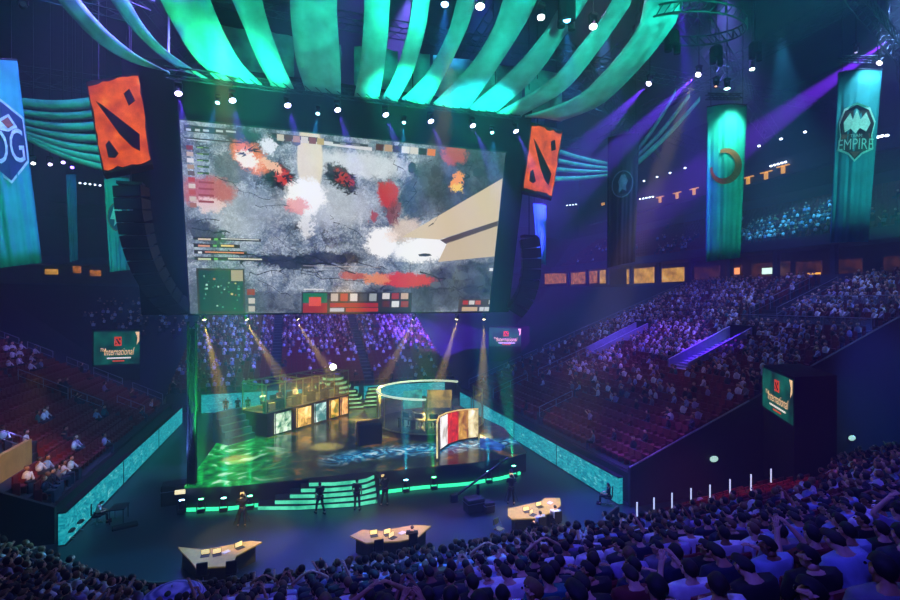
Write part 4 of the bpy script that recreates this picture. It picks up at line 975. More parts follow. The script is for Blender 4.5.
# tan lit wall by the left bank
p = [at(0, 462, x=-16.5), at(30, 462, x=-14.2)]
MBW = MB(); MBW.wall([(-14.3, 27.9), (-20.5, 27.9)], 0, [4.3, 7.2], .25)
TANW = mat('tan_wall', '#c8a860', .7, scale=1.2)
struct(MBW, 'wall_near_left', TANW, 'tan lit end wall of the left bank with small steps', 'wall')
struct(MB().wall([(-10.6, 27.85), (-14.3, 27.85)], 0, [1.7, 3.4], .2), 'trim_62', DARK, 'dark end wall of the left bank', 'wall')
tag(MB().wall([(-13.5, 28.1), (-13.5, 32.4)], 2.2, 3.95, .2).build('low_partition', TANW), 'low tan partition lit amber beside the people at the left edge', 'partition')
# ------------------------------------------------------------------ people
SKINS = [mat('skin_'+n_, c_, .55, scale=12, var=.12) for n_, c_ in (('light', '#e0b090'), ('tan', '#c08a64'), ('brown', '#8a5a3c'))]
HAIRS = [mat('hair_'+n_, c_, .7, scale=30) for n_, c_ in (('black', '#14100e'), ('brown', '#261810'), ('blond', '#7a5a34'))]
SHC = [('white', '#e8e8f0'), ('black', '#15151a'), ('grey', '#7a7c86'), ('navy', '#1c2440'), ('pale blue', '#9ab0d8'), ('dark red', '#6a1a20'), ('lilac', '#a898c8'), ('olive', '#6a6438'), ('dark grey', '#33353e'), ('teal', '#2a7078')]
SHIRTS = {n_: mat('shirt_'+n_.replace(' ', '_'), c_, .85, scale=8, var=.2) for n_, c_ in SHC}
TROU = [mat('trousers_denim', '#2a3450', .85, scale=9), mat('trousers_dark', '#17181e', .85, scale=9)]
SHOE = mat('shoe_dark', '#1a1a1e', .6)
def skin_mesh(V, E, root, sub=1):
    """V: name -> (pos, rx, ry); E: edges. returns verts, faces"""
    names = list(V); idx = {n_: i for i, n_ in enumerate(names)}
    me = bpy.data.meshes.new('sk'); me.from_pydata([V[n_][0] for n_ in names], [(idx[a_], idx[c_]) for a_, c_ in E], [])
    o = bpy.data.objects.new('sk', me); COL.objects.link(o)
    md = o.modifiers.new('k', 'SKIN'); md.use_smooth_shade = True
    if not me.skin_vertices: pass
    sv = me.skin_vertices[0].data
    for i, n_ in enumerate(names): sv[i].radius = (V[n_][1], V[n_][2]); sv[i].use_root = (n_ == root)
    if sub: s_ = o.modifiers.new('s', 'SUBSURF'); s_.levels = sub
    bpy.context.view_layer.update()
    m2 = bpy.data.meshes.new_from_object(o.evaluated_get(bpy.context.evaluated_depsgraph_get()))
    vs = [v.co.copy() for v in m2.vertices]; fs = [tuple(p.vertices) for p in m2.polygons]
    bpy.data.objects.remove(o); bpy.data.meshes.remove(me); bpy.data.meshes.remove(m2)
    return vs, fs
def figure(pose):
    """pose: joint positions; returns builders body, shirt, trousers, hair, shoes"""
    J = {k: Vector(v) for k, v in pose.items()}
    V = {}; E = []
    def vv(n_, p, r, r2=None): V[n_] = (p, r, r2 or r)
    vv('pel', J['hip'], .12, .10); vv('mid', J['hip'].lerp(J['neck'], .45), .11, .09); vv('che', J['hip'].lerp(J['neck'], .78), .13, .09); vv('nb', J['neck'], .055)
    hd = J['head']-Vector((0, 0, .04)); nk = J['neck']; up = (hd-nk).normalized(); fw = J['face'].normalized()
    vv('n2', nk+up*.05, .052); vv('jaw', hd-up*.05+fw*.015, .062, .068); vv('sk', hd+up*.01, .074, .086); vv('top', hd+up*.05, .055, .06)
    vv('nose', hd+fw*.098-up*.015, .012); vv('chin', hd+fw*.06-up*.095, .025)
    E += [('pel', 'mid'), ('mid', 'che'), ('che', 'nb'), ('nb', 'n2'), ('n2', 'jaw'), ('jaw', 'sk'), ('sk', 'top'), ('sk', 'nose'), ('jaw', 'chin')]
    for s_ in 'LR':
        sx_ = 1 if s_ == 'R' else -1
        sh, el, wr = J['sh'+s_], J['el'+s_], J['wr'+s_]
        vv('sh'+s_, sh, .058); vv('el'+s_, el, .042); vv('fa'+s_, el.lerp(wr, .4), .038); vv('wr'+s_, wr, .027)
        d = (wr-el).normalized(); side = d.cross(Vector((0, 0, 1)));
        side = (side if side.length > .1 else Vector((1, 0, 0))).normalized()
        pal = wr+d*.055; vv('pa'+s_, pal, .034, .018); E += [('che', 'sh'+s_), ('sh'+s_, 'el'+s_), ('el'+s_, 'fa'+s_), ('fa'+s_, 'wr'+s_), ('wr'+s_, 'pa'+s_)]
        curl = side.cross(d)
        for k in range(4):
            o_ = side*(-.028+.019*k); L_ = (.07, .08, .085, .068)[k]
            p1 = pal+o_+d*.035; p2 = p1+d*L_*.5-curl*.012; p3 = p2+d*L_*.3-curl*.03
            for j, p in enumerate((p1, p2, p3)): vv('f%s%d%d' % (s_, k, j), p, .0095-.001*j)
            E += [('pa'+s_, 'f%s%d0' % (s_, k)), ('f%s%d0' % (s_, k), 'f%s%d1' % (s_, k)), ('f%s%d1' % (s_, k), 'f%s%d2' % (s_, k))]
        p1 = wr+d*.03-side*.035*sx_; p2 = p1+d*.035-side*.018*sx_
        vv('t%s0' % s_, p1, .011); vv('t%s1' % s_, p2, .009); E += [('wr'+s_, 't%s0' % s_), ('t%s0' % s_, 't%s1' % s_)]
        hp = J['hip']+Vector((.09*sx_, 0, -.02)); kn, an = J['kn'+s_], J['an'+s_]
        vv('hp'+s_, hp, .085); vv('th'+s_, hp.lerp(kn, .5), .075); vv('kn'+s_, kn, .055); vv('ca'+s_, kn.lerp(an, .35), .055); vv('an'+s_, an, .036)
        ft = J.get('to'+s_, an+Vector((0, .15, -.05))); vv('to'+s_, ft, .035, .028)
        E += [('pel', 'hp'+s_), ('hp'+s_, 'th'+s_), ('th'+s_, 'kn'+s_), ('kn'+s_, 'ca'+s_), ('ca'+s_, 'an'+s_), ('an'+s_, 'to'+s_)]
    body = MB(); vs, fs = skin_mesh(V, E, 'pel', 1); body.add(vs, fs, 0, True)
    # ears and eyes are welded into the same body mesh
    rt = fw.cross(up).normalized()
    for s_ in (-1, 1):
        body.ball(hd+rt*s_*.082, .022, 6, 4, 0, (.5, .9, 1.3)); body.ball(hd+fw*.085+rt*s_*.032+up*.012, .011, 6, 4, 1)
    # shirt
    V2 = {'pel': (J['hip']+Vector((0, 0, .02)), .155, .125), 'mid': (V['mid'][0], .15, .12), 'che': (V['che'][0], .165, .12), 'nb': (J['neck']-up*.02, .09, .085)}
    E2 = [('pel', 'mid'), ('mid', 'che'), ('che', 'nb')]
    for s_ in 'LR':
        V2['sh'+s_] = (J['sh'+s_]+Vector((.012*(1 if s_ == 'R' else -1), 0, 0)), .092, .092); V2['m'+s_] = (J['sh'+s_].lerp(J['el'+s_], .5), .066, .066); V2['c'+s_] = (J['sh'+s_].lerp(J['el'+s_], .8), .062, .062)
        E2 += [('che', 'sh'+s_), ('sh'+s_, 'm'+s_), ('m'+s_, 'c'+s_)]
    shirt = MB(); vs, fs = skin_mesh(V2, E2, 'pel', 1); shirt.add(vs, fs, 0, True)
    V3 = {'pel': (J['hip']-Vector((0, 0, .01)), .15, .12)}; E3 = []
    for s_ in 'LR':
        sx_ = 1 if s_ == 'R' else -1; hp = V['hp'+s_][0]
        V3['hp'+s_] = (hp, .10, .10); V3['th'+s_] = (V['th'+s_][0], .09, .09); V3['kn'+s_] = (J['kn'+s_], .072, .072); V3['ca'+s_] = (V['ca'+s_][0], .068, .068); V3['an'+s_] = (J['kn'+s_].lerp(J['an'+s_], .9), .055, .055)
        E3 += [('pel', 'hp'+s_), ('hp'+s_, 'th'+s_), ('th'+s_, 'kn'+s_), ('kn'+s_, 'ca'+s_), ('ca'+s_, 'an'+s_)]
    tr_ = MB(); vs, fs = skin_mesh(V3, E3, 'pel', 1); tr_.add(vs, fs, 0, True)
    hair = MB(); rh = random.Random(5)
    hc = hd+up*.025-fw*.02
    n_, m_ = 12, 8
    for cs_ in (1,):
        hb = MB(); hb.ball((0, 0, 0), 1, n_, m_)
        basis = Matrix((rt, fw, up)).transposed()
        keep = lambda v: not (v.y > .35 and v.z < .25)
        vs = [Vector((v.x*.084, v.y*.092, v.z*.088)) for v in hb.v]
        raw = hb.v; fs = [f for f in hb.f if all(keep(raw[i]) for i in f) and not all(raw[i].z < (-.93 if raw[i].y < -.05 else -.3) for i in f)]
        vs = [Vector((v.x*(1+.3*min(0, v.z/.088)), v.y*(1+.22*min(0, v.z/.088)), v.z))*(1+rh.uniform(-.05, .05)) for v in vs]
        hair.add([hc+basis @ v for v in vs], fs, 0, True)
    shoes = MB()
    for s_ in 'LR':
        an = J['an'+s_]; to = V['to'+s_][0]; md_ = (an+to)/2; dd = to-an
        shoes.bev((md_.x, md_.y, min(an.z, to.z)+.01), (.095, .27, .09), .035, math.atan2(dd.y, dd.x)-PI/2)
    return body, shirt, tr_, hair, shoes
EYE = mat('eye_dark', '#101010', .2)
def seatpose(lean=0, arms='lap', turn=0, hy=0):
    p = dict(hip=(0, 0, .50), neck=(0, -.05+lean, 1.02-abs(lean)*.25), head=(turn*.02, -.01+lean*1.35, 1.165-abs(lean)*.4), face=(turn, 1, -.12),
             shL=(-.20, -.04+lean, .955-abs(lean)*.25), shR=(.20, -.04+lean, .955-abs(lean)*.25), elL=(-.26, .06+lean*.6, .68), elR=(.26, .06+lean*.6, .68), wrL=(-.14, .28+lean*.4, .64), wrR=(.14, .28+lean*.4, .64),
             knL=(-.13, .42, .52), knR=(.13, .42, .52), anL=(-.13, .42, .09), anR=(.13, .42, .09))
    if arms == 'phone': p.update(elR=(.24, .16, .82), wrR=(.10, .32, 1.05), elL=(-.24, .16, .82), wrL=(-.10, .32, 1.05))
    if arms == 'raise': p.update(elR=(.34, .0, 1.12), wrR=(.22, .10, 1.36))
    if arms == 'cross': p.update(wrL=(.08, .24, .78), wrR=(-.08, .25, .80))
    if arms == 'head': p.update(elR=(.40, .0, 1.10), wrR=(.14, -.02, 1.28), elL=(-.40, .0, 1.10), wrL=(-.14, -.02, 1.28))
    return p
PROTO = []
for lab, ps in (('hands resting on the lap', seatpose()), ('leaning forward', seatpose(.16)), ('holding up a phone', seatpose(0, 'phone')), ('one arm raised', seatpose(.03, 'raise')), ('arms crossed, head turned', seatpose(-.02, 'cross', .5)), ('both hands behind the head', seatpose(-.03, 'head')), ('head turned to the left', seatpose(.05, 'lap', -.6))):
    bd, sh, tr_, hr, so = figure(ps)
    parts = dict(body=bd.mesh('person_body', [SKINS[0], EYE]), shirt=sh.mesh('shirt', SHIRTS['white']), trousers=tr_.mesh('trousers', TROU[0]), hair=hr.mesh('hair', HAIRS[0]), shoes=so.mesh('shoes', SHOE))
    # one single mesh of all layers for people whose parts are too small to see
    al = MB()
    for k_, mb_ in enumerate((sh, tr_, hr, so)): al.add(mb_.v, mb_.f, k_+1, True)
    al.add(bd.v, bd.f, 0, True)
    parts['all'] = al.mesh('spectator', [SKINS[0], SHIRTS['white'], TROU[0], HAIRS[0], SHOE])
    PROTO.append((lab, parts))
def setmat(o, i, m):
    o.material_slots[i].link = 'OBJECT'; o.material_slots[i].material = m
def person(pi, loc, rz_, shirt, skin=0, hair=0, tr__=0, detail=True, name='person'):
    lab, P_ = PROTO[pi]
    o = bpy.data.objects.new(name, P_['body' if detail else 'all']); COL.objects.link(o); o.location = loc; o.rotation_euler = (0, 0, rz_)
    setmat(o, 0, SKINS[skin])
    if detail:
        for nm, m in (('shirt', SHIRTS[shirt]), ('trousers', TROU[tr__]), ('hair', HAIRS[hair]), ('shoes', SHOE)):
            c_ = bpy.data.objects.new(nm, P_[nm]); COL.objects.link(c_); c_.parent = o; setmat(c_, 0, m)
    else:
        setmat(o, 1, SHIRTS[shirt]); setmat(o, 2, TROU[tr__]); setmat(o, 3, HAIRS[hair])
    return o
# seats ----------------------------------------------------------------
def seat_geo(b, M):
    """tip-up theatre seat: back, pan, arm posts"""
    for c_, s_ in (((0, -.24, .70), (.48, .07, .56)), ((0, .0, .43), (.46, .42, .08)), ((-.25, -.08, .34), (.04, .3, .68)), ((.25, -.08, .34), (.04, .3, .68))):
        bb = MB().box(c_, s_); b.add([M @ v for v in bb.v], bb.f)
ST_BACK = MB().bev((0, -.27, .70), (.48, .07, .56), .05).mesh('backrest', SEATM)
ST_PAN = MB().bev((0, .0, .36), (.46, .44, .09), .04).mesh('seat_pan', SEATM)
ST_ARM = MB().box((-.262, -.08, .31), (.03, .34, .62)).box((.262, -.08, .31), (.03, .34, .62)).mesh('armrest', DARK)
_a = MB()
for mb_ in (MB().bev((0, -.27, .70), (.48, .07, .56), .05), MB().bev((0, .0, .36), (.46, .44, .09), .04)): _a.add(mb_.v, mb_.f, 0)
_a.box((-.262, -.08, .31), (.03, .34, .62), mi=1).box((.262, -.08, .31), (.03, .34, .62), mi=1)
ST_ALL = _a.mesh('theatre_seat', [SEATM, DARK])
near_seats = []
for k in range(NR):
    D = .35+ROW*k+.52
    x = -14.0
    while x < 34:
        p = nearpt(x, D); s_ = wS(x); x += .57/math.sqrt(1+min(s_*s_, .72))*1.0
        if abs(p.x+4) < .3 or abs(p.x-12) < .3: continue
        p.z = .65+.4875*(.35+ROW*k+.45-.8)
        if p.y > 22.4 and p.x > 17: continue
        if p.x > 17 and p.y > 21.6: continue
        u_ = (p.y-18.4)/4.1; xl_ = 24.5+2.9*u_
        if -.12 < u_ < 1.1 and xl_-.4 < p.x < xl_+3.1: continue
        sx_, sy_, d = prj(p+Vector((0, 0, .9)))
        if d < 2.6 or sx_ < -25 or sx_ > 925 or sy_ > 655: continue
        aisle = (math.floor((p.x+40)/1.0) % 9 == 0)
        if aisle and d > 6: continue
        near_seats.append((d, k, p, math.atan(s_), sx_, sy_))
near_seats.sort(key=lambda q_: q_[0])
seat_stuff = MB()
occ = []
def M4(p, rz_): return Matrix.Translation(p) @ Matrix.Rotation(rz_, 4, 'Z')
# empty block of red seats below the black side wall
def is_empty(sx_, sy_, d, k):
    if 590 < sx_ < 835 and sy_ < 521-(sx_-600)*.14 and d > 12: return random.random() < .96
    if d > 10: return random.random() < .12
    return random.random() < .06
cnt = 0
for (d, k, p, rz_, sx_, sy_) in near_seats:
    e = is_empty(sx_, sy_, d, k)
    occ.append(not e)
# the 300 seats showing most: nearest empty ones and the seats whose backs show from behind people
order = sorted(range(len(near_seats)), key=lambda i: near_seats[i][0]*(.45 if not occ[i] and near_seats[i][0] > 5 else 1))
indiv = set(order[:300])
for i, (d, k, p, rz_, sx_, sy_) in enumerate(near_seats):
    if i in indiv:
        if d < 9:
            t = bpy.data.objects.new('theatre_seat', None); COL.objects.link(t); t.location = p; t.rotation_euler = (0, 0, rz_)
            for nm, me in (('backrest', ST_BACK), ('seat_pan', ST_PAN), ('armrest', ST_ARM)):
                c_ = bpy.data.objects.new(nm, me); COL.objects.link(c_); c_.parent = t
        else:
            t = bpy.data.objects.new('theatre_seat', ST_ALL); COL.objects.link(t); t.location = p; t.rotation_euler = (0, 0, rz_)
        if occ[i]: tag(t, 'maroon folding seat taken by a spectator in the nearest crowd', 'seat', 'taken seats under the nearest spectators')
        elif sx_ > 590 and sy_ < 520: tag(t, 'empty maroon folding seat in the block below the black side wall', 'seat', 'empty seats below the black side wall')
        else: tag(t, 'empty maroon folding seat left free between nearby spectators', 'seat', 'free seats among the nearest spectators')
    else: seat_geo(seat_stuff, M4(p, rz_))
if seat_stuff.v: tag(seat_stuff.build('seat_rows', SEATM), 'remaining maroon seats of the near bank beyond the closest rows', 'seats', kind='stuff')
# crowd ------------------------------------------------------------------
crowd_mats = [SHIRTS[n_] for n_, _ in SHC]+SKINS+HAIRS+TROU
def blobperson(b, p, rz_, sc=1.0):
    R = Matrix.Translation(p+Vector((random.uniform(-.12, .12), random.uniform(-.12, .12), random.uniform(-.07, .05)))) @ Matrix.Rotation(rz_+random.uniform(-.7, .7), 4, 'Z'); c = random.choices(range(10), (26, 20, 12, 8, 10, 4, 8, 2, 8, 2))[0]
    ln = random.uniform(-.04, .16)
    t = MB(); t.ball((0, ln*.5, .76), .2, 6, 4, c, (1.05, .72, 1.45)); t.ball((0, .0+ln, 1.17), .115, 6, 4, 10+random.choice((0, 0, 1, 2)))
    t.ball((0, -.03+ln, 1.20), .118, 6, 4, 13+random.choice((0, 0, 1, 2))); t.box((0, .26, .52), (.34, .42, .15), mi=16+random.choice((0, 1))); t.box((0, .42, .26), (.32, .13, .5), mi=16)
    if random.random() < .3: t.tube((.2, .02, .9), (.28, .25, .95+random.uniform(-.2, .35)), .045, 4, mi=10)
    if random.random() < .8: t.tube((-.21, .0, .92), (-.16, .3, .62), .05, 4, mi=c)
    o = len(b.v); b.v += [R @ v for v in t.v]; b.f += [[i+o for i in f] for f in t.f]; b.m += t.m; b.sm += t.sm
names = [n_ for n_, _ in SHC]
shirtw = (20, 32, 9, 12, 7, 3, 7, 2, 14, 2)
rest = MB(); n_ind = 0
region = lambda sx_, sy_: ('at the bottom left under the stage' if sx_ < 300 else 'below the middle desk' if sx_ < 480 else 'below the right desk' if sx_ < 620 else 'below the empty red seats' if sx_ < 760 else 'near the right edge')
HN = ['black', 'brown', 'blond']
seen_lab = {}
for i, (d, k, p, rz_, sx_, sy_) in enumerate(near_seats):
    if not occ[i]: continue
    q_ = p+Vector((math.sin(rz_)*.02, 0, 0))
    if n_ind < 300:
        n_ind += 1
        sh = random.choices(names, shirtw)[0]; hr = random.choices((0, 1, 2), (60, 30, 10))[0]; pi = random.choices(range(7), (38, 26, 4, 2, 12, 1, 17))[0]
        o = person(pi, q_, rz_+random.uniform(-.2, .2), sh, random.choices((0, 1, 2), (60, 30, 10))[0], hr, random.choice((0, 1)), detail=(d < 11.5), name='person')
        s_ = random.uniform(.95, 1.05); o.scale = (s_, s_, s_)
        rowp = 'very close to the camera' if d < 4.5 else 'in the close rows' if d < 7 else 'in the middle rows' if d < 11 else 'in rows %s' % ('well back from the floor' if d < 15 else 'near the curved barrier')
        lab = 'seated spectator in %s shirt with %s hair, %s, %s %s' % (sh, HN[hr], PROTO[pi][0], rowp, region(sx_, sy_))
        w_ = lab.split()
        if len(w_) > 16:
            lab = '%s-shirted %s-haired spectator, %s, %s %s' % (sh.replace(' ', '-'), HN[hr], PROTO[pi][0].replace('resting on the lap', 'on lap').replace('both hands behind the head', 'hands behind head'), rowp.replace('in rows ', '').replace('well back from the floor', 'back rows').replace('near the curved barrier', 'by barrier').replace('very close to the camera', 'closest').replace('in the ', ''), region(sx_, sy_).replace('at the bottom left under the stage', 'bottom left').replace('below the empty red seats', 'below empty seats').replace('below the ', 'below ').replace('near the right edge', 'far right'))
        tag(o, lab, 'person'); seen_lab.setdefault(lab, []).append(o)
    else: blobperson(rest, q_, rz_)
for lab, os_ in seen_lab.items():
    for o in os_: o['group'] = 'spectators: '+lab if len(os_) > 1 else 'seated spectators in the nearest crowd'
if rest.v: tag(rest.build('crowd', crowd_mats), 'spectators of the near bank seated beyond the closest rows', 'crowd', kind='stuff')
# banks further away
def bank(fn_pos, rz_, rows, cols, occf, label, slabel, edge=False):
    sb = MB(); cb = MB()
    for i in range(rows):
        for j in range(cols):
            p = fn_pos(i, j)
            if p is None: continue
            sx_, sy_, d = prj(p+Vector((0, 0, .8)))
            if d < 2 or sx_ < -15 or sx_ > 915: continue
            seat_geo(sb, M4(p, rz_))
            if random.random() < occf(i, j, p): blobperson(cb, p, rz_)
    tag(sb.build('seat_rows', SEATM), slabel, 'seats', kind='stuff')
    tag(cb.build('crowd', crowd_mats), label, 'crowd', kind='stuff')
def hashn(a_, c_, s_): 
    return .5+.5*math.sin(a_*1.7+s_)*math.sin(c_*.9+s_*2.1)*1.0
def rpos(i, j):
    x = RX0+ROW*i+.5; Y = 23.6+.57*j
    if 29 < x < 36.2 and (30.0 < Y < 32.7 or 41.7 < Y < 44.1): return None
    if 37.8 < x < 39.9 and Y < 34: return None
    if x > 39 and 31.4 < Y < 34.5: return None
    if x < 30 and (34.6 < Y < 35.9 or 43.4 < Y < 44.8): return None
    if Y > 50.2: return None
    return Vector((x, Y, RZ0+RS*ROW*i))
def rocc(i, j, p):
    u = (p.x-RX0)/(XR-RX0)
    if u > .45: return .86
    if u < .12: return .04
    base = .18+.80*max(0, (u-.12)/.33)
    if p.y > 44: base *= .6
    return base*(.25+1.2*hashn(i*.8, j*.35, 1.0))
bank(rpos, PI/2, nR, 48, rocc, 'spectators scattered and dense on the right-hand bank', 'rows of maroon seats on the right-hand bank')
def lpos(i, j):
    x = LX0-ROW*i-.5; Y = 28.6+.57*j
    if Y > 50.4 or (42.6 < Y < 43.6 and x > -19.5) or (x < -12.9 and x > -14.3 and Y < 32.6): return None
    return Vector((x, Y, LZ0+LS*ROW*i))
def locc(i, j, p):
    if p.y < 33 and i < 6: return .75
    if i > 9: return .6*hashn(i*.9, j*.5, 2)+.12
    return .5*max(0, hashn(i*.8, j*.45, 5)-.45)+.02
bank(lpos, -PI/2, nL, 40, locc, 'scattered spectators on the left-hand bank', 'rows of maroon seats on the left-hand bank')
def fpos(i, j):
    x = -11.6+.57*j; Y = FY0+ROW*i+.5
    if j in (17, 18, 35, 36): return None
    return Vector((x, Y, FZ0+FS*ROW*i))
def focc(i, j, p): return (.8 if i > 7 else .18) if p.x > -4 or i > 10 else .5
bank(fpos, PI, nF, 53, focc, 'dense spectators on the far bank behind the stage', 'rows of maroon seats on the far bank')
# far left corner people and upper tiers
cb = MB()
for i in range(24):
    for j in range(46):
        x = -12.6-.6*j*.9; Y = 58+i*1.0; z = 1.2+(Y-55.6)*.37+.0*(-x)
        sx_, sy_, d = prj((x, Y, z+1))
        if 84 < sx_ < 190 and sy_ < 332 and random.random() < .35 and x > -26: blobperson(cb, Vector((x, Y, z)), PI)
tag(cb.build('crowd', crowd_mats), 'few spectators in the far left corner above the teal title screen', 'crowd', kind='stuff')
cb = MB(); sb = MB()
for i in range(12):
    for j in range(110):
        x = XR+1.6+.95*i; Y = 24+.57*j; z = 17.3+(x-XR-.5)*8.7/13.5
        sx_, sy_, d = prj((x, Y, z+1))
        if sx_ > 915: continue
        if i < 9: seat_geo(sb, M4(Vector((x, Y, z-.1)), PI/2))
        pr = .9 if (35 < Y < 47 and i < 4+ (47-Y)*.25) else .5 if (54 < Y < 60 and i < 4) else .55 if (Y < 33 and i < 3) else .04
        if random.random() < pr and i < 9: blobperson(cb, Vector((x, Y, z)), PI/2)
tag(cb.build('crowd', crowd_mats), 'spectators lit cyan on the upper tier at the right', 'crowd', kind='stuff')
tag(sb.build('seat_rows', SEATM), 'rows of dark seats on the upper tier at the right', 'seats', kind='stuff')
def onbank(px, py, h=0.0):
    r_ = ray(px, py); t_ = 3.0
    while t_ < 40:
        p = Vector((r_.x*t_, r_.y*t_, H+r_.z*t_)); z_ = .65+.4875*(19.3-p.y+wX(p.x)-.8)
        if p.z < z_+h: return Vector((p.x, p.y, z_))
        t_ += .1
    return None
# aisle lights beside the empty seats
AISL = mat('aisle_strip', '#e8f0ff', .4, emit='#c8d8ff', es=.9)
for px, y0, y1 in ((637, 515, 506), (654, 510, 499), (672, 505, 496), (691, 500, 488), (710, 497, 484), (730, 491, 479), (751, 486, 473), (771, 480, 468)):
    a_ = onbank(px, y0+1, .9) or at(px, y0, d=20)
    tag(MB().tube(a_, a_+Vector((0, 0, 1.5)), .035, 6).build('aisle_light', AISL), 'slim white aisle light, one of eight beside the empty red seats', 'light', group='aisle lights beside the empty red seats')
for px, py in ((714, 459), (781, 453), (852, 438)):
    a_ = at(px, py, y=22.55); t = thing('wall_lamp', 'oval pale lamp on the black side wall above the near crowd, %s of three' % {714: 'left', 781: 'middle', 852: 'right'}[px], 'lamp', a_)
    MB().ball(a_, .2, 12, 6, 0, (1.5, .6, .9)).build('lamp_shade', mat('tray_glow', '#e0fff0', .5, emit='#b8f0dc', es=.8), t); MB().box(a_+Vector((0, .13, 0)), (.3, .12, .3)).build('bracket', DARK, t)
# striped dome at the bottom left (large patterned shirt back)
m = bpy.data.materials.new('striped_cloth'); m.use_nodes = True; nt = m.node_tree; N = nt.nodes; L = nt.links; bs = N['Principled BSDF']; bs.inputs['Roughness'].default_value = .8
tcx = N.new('ShaderNodeTexCoord'); wv = N.new('ShaderNodeTexWave'); wv.inputs['Scale'].default_value = 5; wv.inputs['Distortion'].default_value = 1; wv.bands_direction = 'Z'; L.new(tcx.outputs['Object'], wv.inputs['Vector'])
rp = N.new('ShaderNodeValToRGB'); rp.color_ramp.elements[0].color = lin('#6058b8'); rp.color_ramp.elements[1].color = lin('#c0b8f8'); L.new(wv.outputs['Fac'], rp.inputs['Fac']); L.new(rp.outputs['Color'], bs.inputs['Base Color'])
um = at(172, 603, d=13); t = thing('umbrella', 'pale violet striped umbrella canopy poking up at the bottom left of the crowd', 'umbrella', um-Vector((0, 0, .7)))
b = MB(); n, mm_ = 20, 6; vs = [um+Vector((0, 0, .42))]
for j in range(1, mm_+1):
    for i in range(n): a_ = 2*PI*i/n; r_ = .85*math.sin(PI/2*j/mm_); vs.append(um+Vector((r_*math.cos(a_), r_*math.sin(a_), .42*math.cos(PI/2*j/mm_)-.03*abs(math.sin(a_*4))*j/mm_)))
b.add(vs, [(0, 1+i, 1+(i+1) % n) for i in range(n)]+[(1+j*n+i, 1+(j+1)*n+i, 1+(j+1)*n+(i+1) % n, 1+j*n+(i+1) % n) for j in range(mm_-1) for i in range(n)], 0, True)
b.build('canopy', m, t); MB().tube(um-Vector((0, 0, .7)), um+Vector((0, 0, .48)), .015, 6).build('shaft', STEEL, t)
# ------------------------------------------------------------------ people and gear on the floor
def standpose(kind='idle'):
    p = dict(hip=(0, 0, .93), neck=(0, -.01, 1.45), head=(0, .02, 1.62), face=(0, 1, -.05), shL=(-.19, 0, 1.40), shR=(.19, 0, 1.40), elL=(-.25, -.02, 1.12), elR=(.25, -.02, 1.12), wrL=(-.23, .10, .90), wrR=(.23, .10, .90),
             knL=(-.11, .03, .50), knR=(.12, .03, .50), anL=(-.13, 0, .08), anR=(.14, -.02, .08))
    if kind == 'walk': p.update(knL=(-.10, .16, .52), anL=(-.10, .22, .08), knR=(.12, -.05, .50), anR=(.13, -.28, .12), elR=(.26, .05, 1.13), wrR=(.18, .28, 1.10))
    if kind == 'cam': p.update(elR=(.28, .10, 1.22), wrR=(.16, .28, 1.48), elL=(-.26, .12, 1.15), wrL=(-.06, .34, 1.38), knL=(-.14, .05, .5), anL=(-.20, .08, .08))
    return p
FIG = {}
for kd in ('idle', 'walk', 'cam'):
    bd, sh, tr_, hr, so = figure(standpose(kd))
    FIG[kd] = ('standing '+kd, dict(body=bd.mesh('person_body', [SKINS[0], EYE]), shirt=sh.mesh('shirt', SHIRTS['black']), trousers=tr_.mesh('trousers', TROU[1]), hair=hr.mesh('hair', HAIRS[0]), shoes=so.mesh('shoes', SHOE)))
i0 = len(PROTO); PROTO += [FIG['idle'], FIG['walk'], FIG['cam']]
IDLE, WALK, CAM = i0, i0+1, i0+2
def floorperson(px, py, pi, rz_, shirt, lab, z=0, skin=0, tr__=1):
    o = person(pi, at(px, py, z=z), rz_, shirt, skin, 0, tr__); tag(o, lab, 'person'); return o
floorperson(320, 514, WALK, .5, 'black', 'person in black walking past the glowing stage steps, left one of two')
floorperson(357, 510, IDLE, -.4, 'black', 'person in black standing at the glowing stage steps, right one of two')
floorperson(178, 478, IDLE, .2, 'dark grey', 'person in dark clothes standing on the floor left of the stage') if False else None
def camera_rig(px, py, lab, rz_=0.0, operator=True, oplab=''):
    p = at(px, py, z=0)
    t = thing('camera_rig', lab, 'camera', p, rz_)
    b = MB()
    for a_ in (90, 210, 330): MB().tube((0, 0, 1.15), (.45*math.cos(math.radians(a_)), .45*math.sin(math.radians(a_)), .02), .022, 6).build('tripod_leg', DARK, t, world=False)
    MB().tube((0, 0, 1.1), (0, 0, 1.4), .04, 8).build('tripod_head', STEEL, t, world=False)
    MB().bev((0, 0, 1.52), (.2, .5, .24), .03).build('camera_body', DARK, t, world=False)
    MB().tube((0, .25, 1.52), (0, .5, 1.52), .07, 10, .085).build('lens', DARK, t, world=False)
    MB().box((0, -.33, 1.6), (.18, .03, .12)).build('viewfinder', mat('finder_glow', '#ffe0a0', .4, emit='#ffcf80', es=1.0), t, world=False)
    if operator: o = person(CAM, p+Vector((math.sin(rz_)*.62, -math.cos(rz_)*.62, 0)), rz_, 'black', 0, 0, 1); tag(o, oplab, 'person')
camera_rig(242, 522, 'camera on tripod in front of the left part of the stage', .1, True, 'camera operator in black in front of the left part of the stage')
camera_rig(380, 502, 'camera on tripod at the right end of the stage steps', .3, True, 'camera operator in black at the right end of the stage steps')
camera_rig(511, 500, 'camera on tripod in front of the right end of the stage', -.4, True, 'camera operator in black before the right end of the stage')
